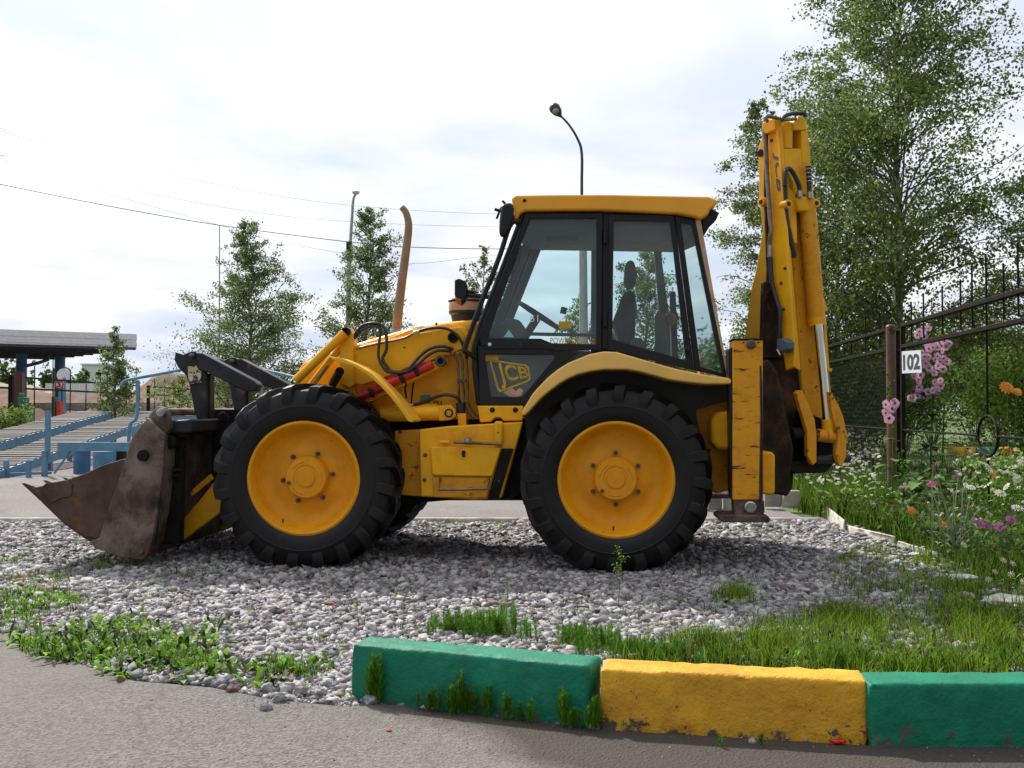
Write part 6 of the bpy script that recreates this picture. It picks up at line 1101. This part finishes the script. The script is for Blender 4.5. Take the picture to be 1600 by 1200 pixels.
# --- drive-on inspection ramp
rp = root('inspection_ramp', 'light blue steel vehicle ramp with weathered plank tracks behind the bucket', 'ramp', (-9.9, 18, 0))
def rz(Y): return min(max(0.10, .085 * (Y - 16.2)), 1.12)
plank_me = {}
for ti, (xr, wd, Ys) in enumerate(((-8.95, .98, 15.6), (-10.75, .98, 15.6))):
    Y = Ys; k = 0
    while Y < 29.6:
        xo = xr - .07 * (Y - 18) ; z = rz(Y); me = MB().box((0, 0, 0), (wd + .06, .13, .028), m=Matrix.Rotation(math.atan(.085), 3, 'X')) if 'p' not in plank_me else None
        if me: ob = me.build('plank', 'plank', rp, pm=Matrix.Identity(4), smooth=0); plank_me['p'] = ob.data
        else: ob = bpy.data.objects.new('plank', plank_me['p']); COL.objects.link(ob); ob.parent = rp
        ob.location = Vector((xo - wd / 2 + random.uniform(-.02, .02), Y, z + random.uniform(-.006, .006))) - rp.location; ob.rotation_euler = (random.uniform(-.04, .04), 0, random.uniform(-.03, .03)); Y += .29; k += 1
    for xe in (xr, xr - wd):
        pts = [(y, rz(y) - .10) for y in (15.6, 17.4, 29.4)]
        for (y0, z0), (y1, z1) in zip(pts[:-1], pts[1:]): MB().bar((xe - .07 * (y0 - 18), y0, z0), (xe - .07 * (y1 - 18), y1, z1), .09, .17).build('beam', 'blue', rp)
    for y in (18.6, 20.2, 22.0, 24.0, 26.5, 29.0):
        for xe in (xr, xr - wd): x = xe - .07 * (y - 18); MB().bar((x, y, -.03), (x, y, rz(y) - .18), .09).build('leg', 'blue', rp)
MB().bar((-8.2, 18.55, .52), (-6.9, 18.5, .52), .10, .16).build('cross_beam', 'blue', rp); MB().bar((-9.8, 17.6, .04), (-8.3, 18.5, .05), .05).build('bottom_strut', 'blue', rp); MB().bar((-8.3, 18.6, .03), (-8.0, 18.6, .45), .03).build('brace', 'blue', rp)
for x, y, w_, nm in ((-7.55, 19.0, .40, 'footing'), (-8.05, 19.2, .3, 'footing'), (-6.9, 19.3, .5, 'footing')): MB().tube([(x, y, -.03), (x, y, .42)], w_ / 2, 16).build(nm, 'blue' if w_ > .35 else 'bluedark', rp)
for x in (-7.8, -6.6): MB().box((x, 20.2, .22), (.5, .6, .46)).build('footing_block', 'dark', rp)
for a, b in (((-7.3, 19.9), (-5.2, 22.5)),): pass
MB().bar((-6.9, 18.6, .80), (-3.8, 19.0, .86), .08, .16).build('beam', 'blue', rp); 
k = 0
for q in range(25):
    ob = bpy.data.objects.new('plank', plank_me['p']); COL.objects.link(ob); ob.parent = rp; ob.location = Vector((-8.3 + q * .3, 24.6, 1.03)) - rp.location; ob.rotation_euler = (0, 0, math.pi / 2)
MB().bar((-8.6, 24.1, .93), (-.9, 24.1, .93), .09, .16).build('beam', 'blue', rp)
for x in (-7.4, -6.2, -4.6): MB().bar((x, 24.1, -.03), (x, 24.1, .86), .10).build('leg', 'blue', rp)
# railings
def rail(pts, Y, r_=.035, nm='railing'): return MB().tube([P(x, y, yy) for (x, y), yy in zip(pts, Y)], r_, 10, smooth=4).build(nm, 'blue', rp, smooth=60)
rail([(189, 603), (193, 597), (203, 593), (240, 586), (283, 578), (290, 577)], [18.8, 18.8, 18.8, 19.3, 20, 20.2], .03); rail([(340, 571), (400, 576), (460, 589), (520, 600)], [22, 22, 21.5, 21], .03)
rail([(215, 594), (214, 650), (203, 664), (201, 700), (201, 742)], [18.8] * 5, .032, 'rail_post'); rail([(410, 578), (409, 640)], [22, 22], .03, 'rail_post')
MB().bar(P(75, 641, 18.5), (P(75, 641, 18.5).x, 18.5, .3), .075).build('rail_post', 'blue', rp); MB().bar((P(72, 700, 18.5).x, 18.45, .45), (P(72, 700, 18.5).x, 18.45, -.03), .08).build('rail_post', 'blue', rp)
for px in (11, 46): x = at(px, 18.1); MB().bar((x, 18.1, -.03), (x, 18.1, .3), .07).build('leg', 'blue', rp)
# --- brown fence behind the ramp
f0 = Vector((-15.3, 30, 0)); f1 = Vector((-16.3, 52, 0))
def lfence(label, ya, yb):
    r_ = root('steel_fence', label, 'fence', (f0.lerp(f1, (ya - 30) / 22))[:], group='brown fence sections behind the ramp'); pt = lambda y, z: Vector((f0.x + (f1.x - f0.x) * (y - 30) / 22, y, z))
    for y in (ya, yb): MB().bar(pt(y, 0), pt(y, 2.25), .12).build('post', 'fence', r_)
    for z in (2.2, 1.85, .45): MB().bar(pt(ya, z), pt(yb, z), .06).build('rail', 'fence', r_)
    y = ya + .9
    while y < yb: MB().tube([pt(y, .4), pt(y, 2.6)], .02, 5).build('rod', 'fence', r_); y += 1.5
lfence('brown steel fence section behind the ramp at the left border', 24.5, 31.4); lfence('brown steel fence section between the two near posts and the small tree', 32.2, 43.6); lfence('farthest brown steel fence section behind the ramp railing', 45, 60)
o = bpy.data.objects.get('x')
p = Vector((-15.35, 31.9, 0)); tag(MB().bar(p, p + Vector((0, 0, 2.35)), .26, .2).build('fence_post', mat('maroon_paint', (.07, .02, .018), .5), None), 'wide maroon post between the first two brown fence sections', 'post')
# --- canopy
cn = root('canopy', 'wide flat canopy with pale ribbed fascia on two blue columns', 'canopy', (-26, 52, 0))
zt = 5.0; A_ = P(212, 545, 50); Bc = Vector((-27.6, 61, A_.z)); la = Vector((-5.1, -3.0, 0)); C_ = A_ + la * 3.2; D_ = Bc + la * 3.4; zb = A_.z
for z in range(5): 
    for (a, b) in ((A_, C_), (A_, Bc)):
        h = .14; z0 = zb + z * .145; d = (b - a).normalized(); nn_ = Vector((-d.y, d.x, 0)) * (.04 + .02 * (z % 2)); MB().add([q for e_ in (a - nn_, b - nn_, b + nn_, a + nn_) for q in ((e_.x, e_.y, z0), (e_.x, e_.y, z0 + .14))], [(0, 2, 3, 1), (2, 4, 5, 3), (4, 6, 7, 5), (6, 0, 1, 7), (1, 3, 5, 7), (0, 6, 4, 2)]).build('fascia_strip', 'cladding', cn, smooth=0)
MB().add([(A_.x, A_.y, zb + .05), (Bc.x, Bc.y, zb + .05), (D_.x, D_.y, zb + .05), (C_.x, C_.y, zb + .05)], [(0, 1, 2, 3)]).build('soffit', 'underside', cn, smooth=0)
MB().add([(A_.x, A_.y, zb + .70), (Bc.x, Bc.y, zb + .70), (D_.x, D_.y, zb + .70), (C_.x, C_.y, zb + .70)], [(0, 1, 2, 3)]).build('roof_sheet', 'cladding', cn, smooth=0)
for k in range(9): a = A_.lerp(Bc, k / 9); c_ = C_.lerp(D_, k / 9); MB().bar((a.x, a.y, zb + .0), (c_.x, c_.y, zb + .0), .12).build('soffit_rib', 'underside', cn)
for px, Y in ((33, 54), (93, 56)): x = at(px, Y); MB().tube([(x, Y, -.3), (x, Y, zb)], .27, 16).build('column', 'bluedark', cn)
MB().tube([P(36, 573, 54), P(60, 567, 54), P(75, 562, 54), P(77, 556, 54)], .09, 8).build('rainwater_pipe', 'bluedark', cn)
# round sign, small signs, pumps
def simple(name, label, cat, loc): return root(name, label, cat, loc)
s = simple('round_sign', 'round pale sign on a light blue pole beside the canopy column', 'sign', (at(102, 40), 40, 0)); MB().tube([(at(103, 40), 40, 0), (at(100, 40), 40, P(0, 590, 40).z)], .06, 8).build('pole', 'blue', s); c = P(99, 586, 40); MB().tube([c, c + Vector((0, .06, 0))], .26, 24).build('sign_face', 'cladding', s)
s = simple('speed_limit_sign', 'small round white sign with red border and number on the blue column', 'sign', (at(92, 38), 38, 0)); c = P(92.5, 600.5, 38); MB().tube([c, c + Vector((0, .04, 0))], .17, 24).build('sign_face', 'white', s); MB().tube([c + Vector((math.cos(a) * .15, -.01, math.sin(a) * .15)) for a in [2 * math.pi * q / 24 for q in range(25)]], .03, 6).build('red_border', 'red', s); MB().bar(c + Vector((0, .05, -.1)), Vector((c.x, c.y + .05, 0)), .06).build('pole', 'blue', s)
e0 = c + Vector((0, -.02, 0)); text_on('number', '5', [e0 + Vector((-.07, 0, .1)), e0 + Vector((.07, 0, .1)), e0 + Vector((.07, 0, -.1)), e0 + Vector((-.07, 0, -.1))], 'ink', s, 0, (0, -1, 0), 2)
s = simple('fuel_dispenser', 'narrow green and red dispenser at the foot of the blue column', 'dispenser', (at(88, 37), 37, 0)); MB().box((at(86, 37), 37, .9), (.12, .3, 1.5)).build('green_panel', mat('dark_green', (.02, .10, .05), .5), s); MB().box((at(94, 37), 37, .95), (.13, .3, 1.1)).build('red_panel', 'red', s)
s = simple('green_device', 'small green machine with white round dial behind the fence', 'machine', (at(38, 29), 29, 0)); gm = mat('mid_green', (.02, .16, .07), .5)
MB().box(P(37, 627, 29), (.24, .2, .22)).box(P(34, 620, 29), (.1, .15, .2)).build('upper_box', gm, s, .01); MB().box(P(40, 651, 29), (.30, .3, .30)).build('lower_box', gm, s, .01); c = P(41, 650, 28.8); MB().tube([c, c + Vector((0, .05, 0))], .07, 16).build('dial', 'white', s)
MB().bar(P(36, 640, 29), Vector((P(36, 640, 29).x, 29, 0)), .07).build('stand', gm, s)
# earth mounds
def mound(name, label, pts, Yc, depth, m, seed):
    V = []; Q = []; n = len(pts); K = 14
    xs = np.linspace(pts[0][0], pts[-1][0], 80); tops = np.interp(xs, [p[0] for p in pts], [p[1] for p in pts])
    for i, (px, ty) in enumerate(zip(xs, tops)):
        zt_ = 1.19 + (640 - ty) / 1600 * Yc
        for k in range(K):
            u = k / (K - 1); y = Yc - depth * (1 - u) if u < .999 else Yc; z = zt_ * (u ** .75) - .1 + noise.noise((px * .12, u * 5, seed)) * .35 * u * (1 - u * .6) + noise.noise((px * .05, u * 2, seed + 5)) * .2
            V.append((at(px, Yc) , y, z))
        V.append((at(px, Yc), Yc + depth, -.5))
    K1 = K + 1; Q = [(i * K1 + k, (i + 1) * K1 + k, (i + 1) * K1 + k + 1, i * K1 + k + 1) for i in range(79) for k in range(K)]
    o = npmesh(name, np.array(V), np.array(Q), None, m, smooth=True); o['kind'] = 'structure'; return o
mound('sand_mound', '', [(205, 632), (222, 600), (240, 586), (262, 577), (275, 580), (290, 584), (310, 592), (335, 604), (370, 622)], 78, 10, 'sand', 1)
mound('sand_bank', '', [(-60, 602), (0, 604), (60, 609), (110, 613), (150, 614), (190, 612), (230, 618), (300, 626), (380, 636)], 66, 8, 'sand', 2)
mound('grassy_bank', '', [(-60, 592), (0, 595), (40, 599), (90, 607), (130, 620)], 84, 8, 'grassdry', 3)
tag(MB().box((at(150, 62), 62, .75), (at(260, 62) - at(40, 62), .3, 1.7)).build('retaining_wall', 'concrete', None), 'low grey concrete wall at the foot of the brown bank', 'wall')
b = root('low_building', 'small pale flat roofed building beyond the bank right of the canopy', 'building', (at(148, 150), 150, 0)); 
MB().box((at(150, 150), 151, 3.6), (3.4, 4, 8.2)).build('wall', 'white', b); MB().box((at(150, 150), 151, 7.78), (3.7, 4.3, .2)).build('roof', 'cladding', b); 
for q in (-.9, .7): MB().box((at(150, 150) + q, 148.97, 6.2), (.7, .1, .9)).build('window', 'dark', b)
w_ = root('white_wall', 'row of white and blue fence panels on the far bank', 'wall', (at(110, 100), 100, 0))
for k in range(9): MB().box((at(75 + k * 9, 100), 100, 3.0), (.5, .1, 1.5)).build('panel', 'cladding', w_)
# --- poles, lamps, wires
M['pole'] = mat('concrete_pole', (.42, .40, .37), .85, var=.12, bump=.2); M['lampmetal'] = mat('lamp_metal', (.06, .06, .065), .45, metal=.5)
sl = root('street_lamp', 'tall concrete lamp post behind the cab with curved arm and dark lamp head', 'street lamp', (at(913, 22), 22, -.03))
MB().tube([(at(913, 22), 22, -.03), P(911, 380, 22)], [.11, .085], 14).build('post', 'pole', sl, smooth=50)
MB().tube([P(911, 400, 22), P(909, 300, 22), P(909, 240, 22), P(902, 216, 22), P(889, 195, 22), P(876, 181, 22)], [.035, .022], 8, smooth=5).build('arm', 'lampmetal', sl, smooth=60)
c = P(877, 183, 22); d = (P(862, 163, 22) - c); lh = MB(); ax = d.normalized(); lh.lathe(c, ax, [(0, .02), (.05, .05), (.12, .10), (.24, .125), (.31, .10), (.35, .03)], 16); hd = lh.build('lamp_head', 'lampmetal', sl, smooth=60)
MB().lathe(c + ax * .2 + Vector((.0, -.09, -.06)), (.25, -.8, -.5), [(-.02, .07), (.03, .06), (.05, .02)], 12).build('lamp_glass', mat('lamp_glass', (.35, .3, .12), .2), hd, smooth=60)
s2 = root('street_lamp', 'thin steel lamp on a concrete pole left of the exhaust with white head', 'street lamp', (at(543, 28), 28, -.03))
MB().tube([(at(541, 28), 28, -.03), P(546, 380, 28)], [.085, .06], 12).build('post', 'pole', s2, smooth=50); MB().tube([P(546, 400, 28), P(550, 340, 28), P(552, 312, 28), P(556, 303, 28)], [.05, .03], 8, smooth=4).build('arm', 'steel', s2, smooth=60)
MB().lathe(P(556, 304, 28), (0, 0, 1), [(0, .03), (.02, .09), (.08, .11), (.12, .05)], 14).build('lamp_head', 'white', s2, smooth=60)
MB().box(P(545.5, 392, 27.9), (.14, .14, .5)).build('bracket_box', 'darkrust', s2)
s3 = root('mast', 'thin grey mast standing left of the broad young tree', 'mast', (at(343, 30), 30, -.03)); MB().tube([(at(343, 30), 30, -.03), P(343, 352, 30)], [.035, .015], 8).build('pole', 'steel', s3)
for x, y0, Y in ((213, 574, 80), (83, 560, 80)): s4 = root('mast', 'tiny thin mast on the far left horizon ' + ('near the sand mound' if x > 100 else 'under the canopy'), 'mast', (at(x - 0, Y), Y, 0)); MB().tube([(at(x, Y), Y, 0), P(x, y0, Y)], .05, 6).build('pole', 'steel', s4)
M['cable'] = mat('cable', (.035, .035, .04), .6)
for lb, pts, r_, Y in (('highest thin overhead wire crossing the whole sky at the left', [(-900, 20), (-60, 188), (0, 205), (200, 258), (400, 300), (560, 322), (760, 334), (1000, 336)], .0045, 34), ('second thin overhead wire just below the highest one', [(-900, 40), (-60, 228), (0, 243), (200, 295), (400, 332), (560, 347), (760, 354), (1000, 352)], .0045, 34), ('faint wire sagging to the mast and on to the concrete pole', [(-900, -40), (-60, 232), (0, 247), (160, 300), (343, 352), (430, 376), (545, 398)], .004, 30), ('thick dark cable running from the left border past the mast to the cab', [(-900, 110), (-60, 276), (0, 288), (170, 322), (343, 352), (545, 378), (640, 386), (780, 389), (1000, 386)], .011, 30), ('faint wire rising to the right between the exhaust and the cab', [(545, 398), (640, 412), (760, 400), (1000, 376)], .004, 30)):
    tag(MB().tube([P(x, y, Y) for x, y in pts], r_, 5, smooth=4).build('overhead_wire', 'cable', None, smooth=60), lb, 'wire')
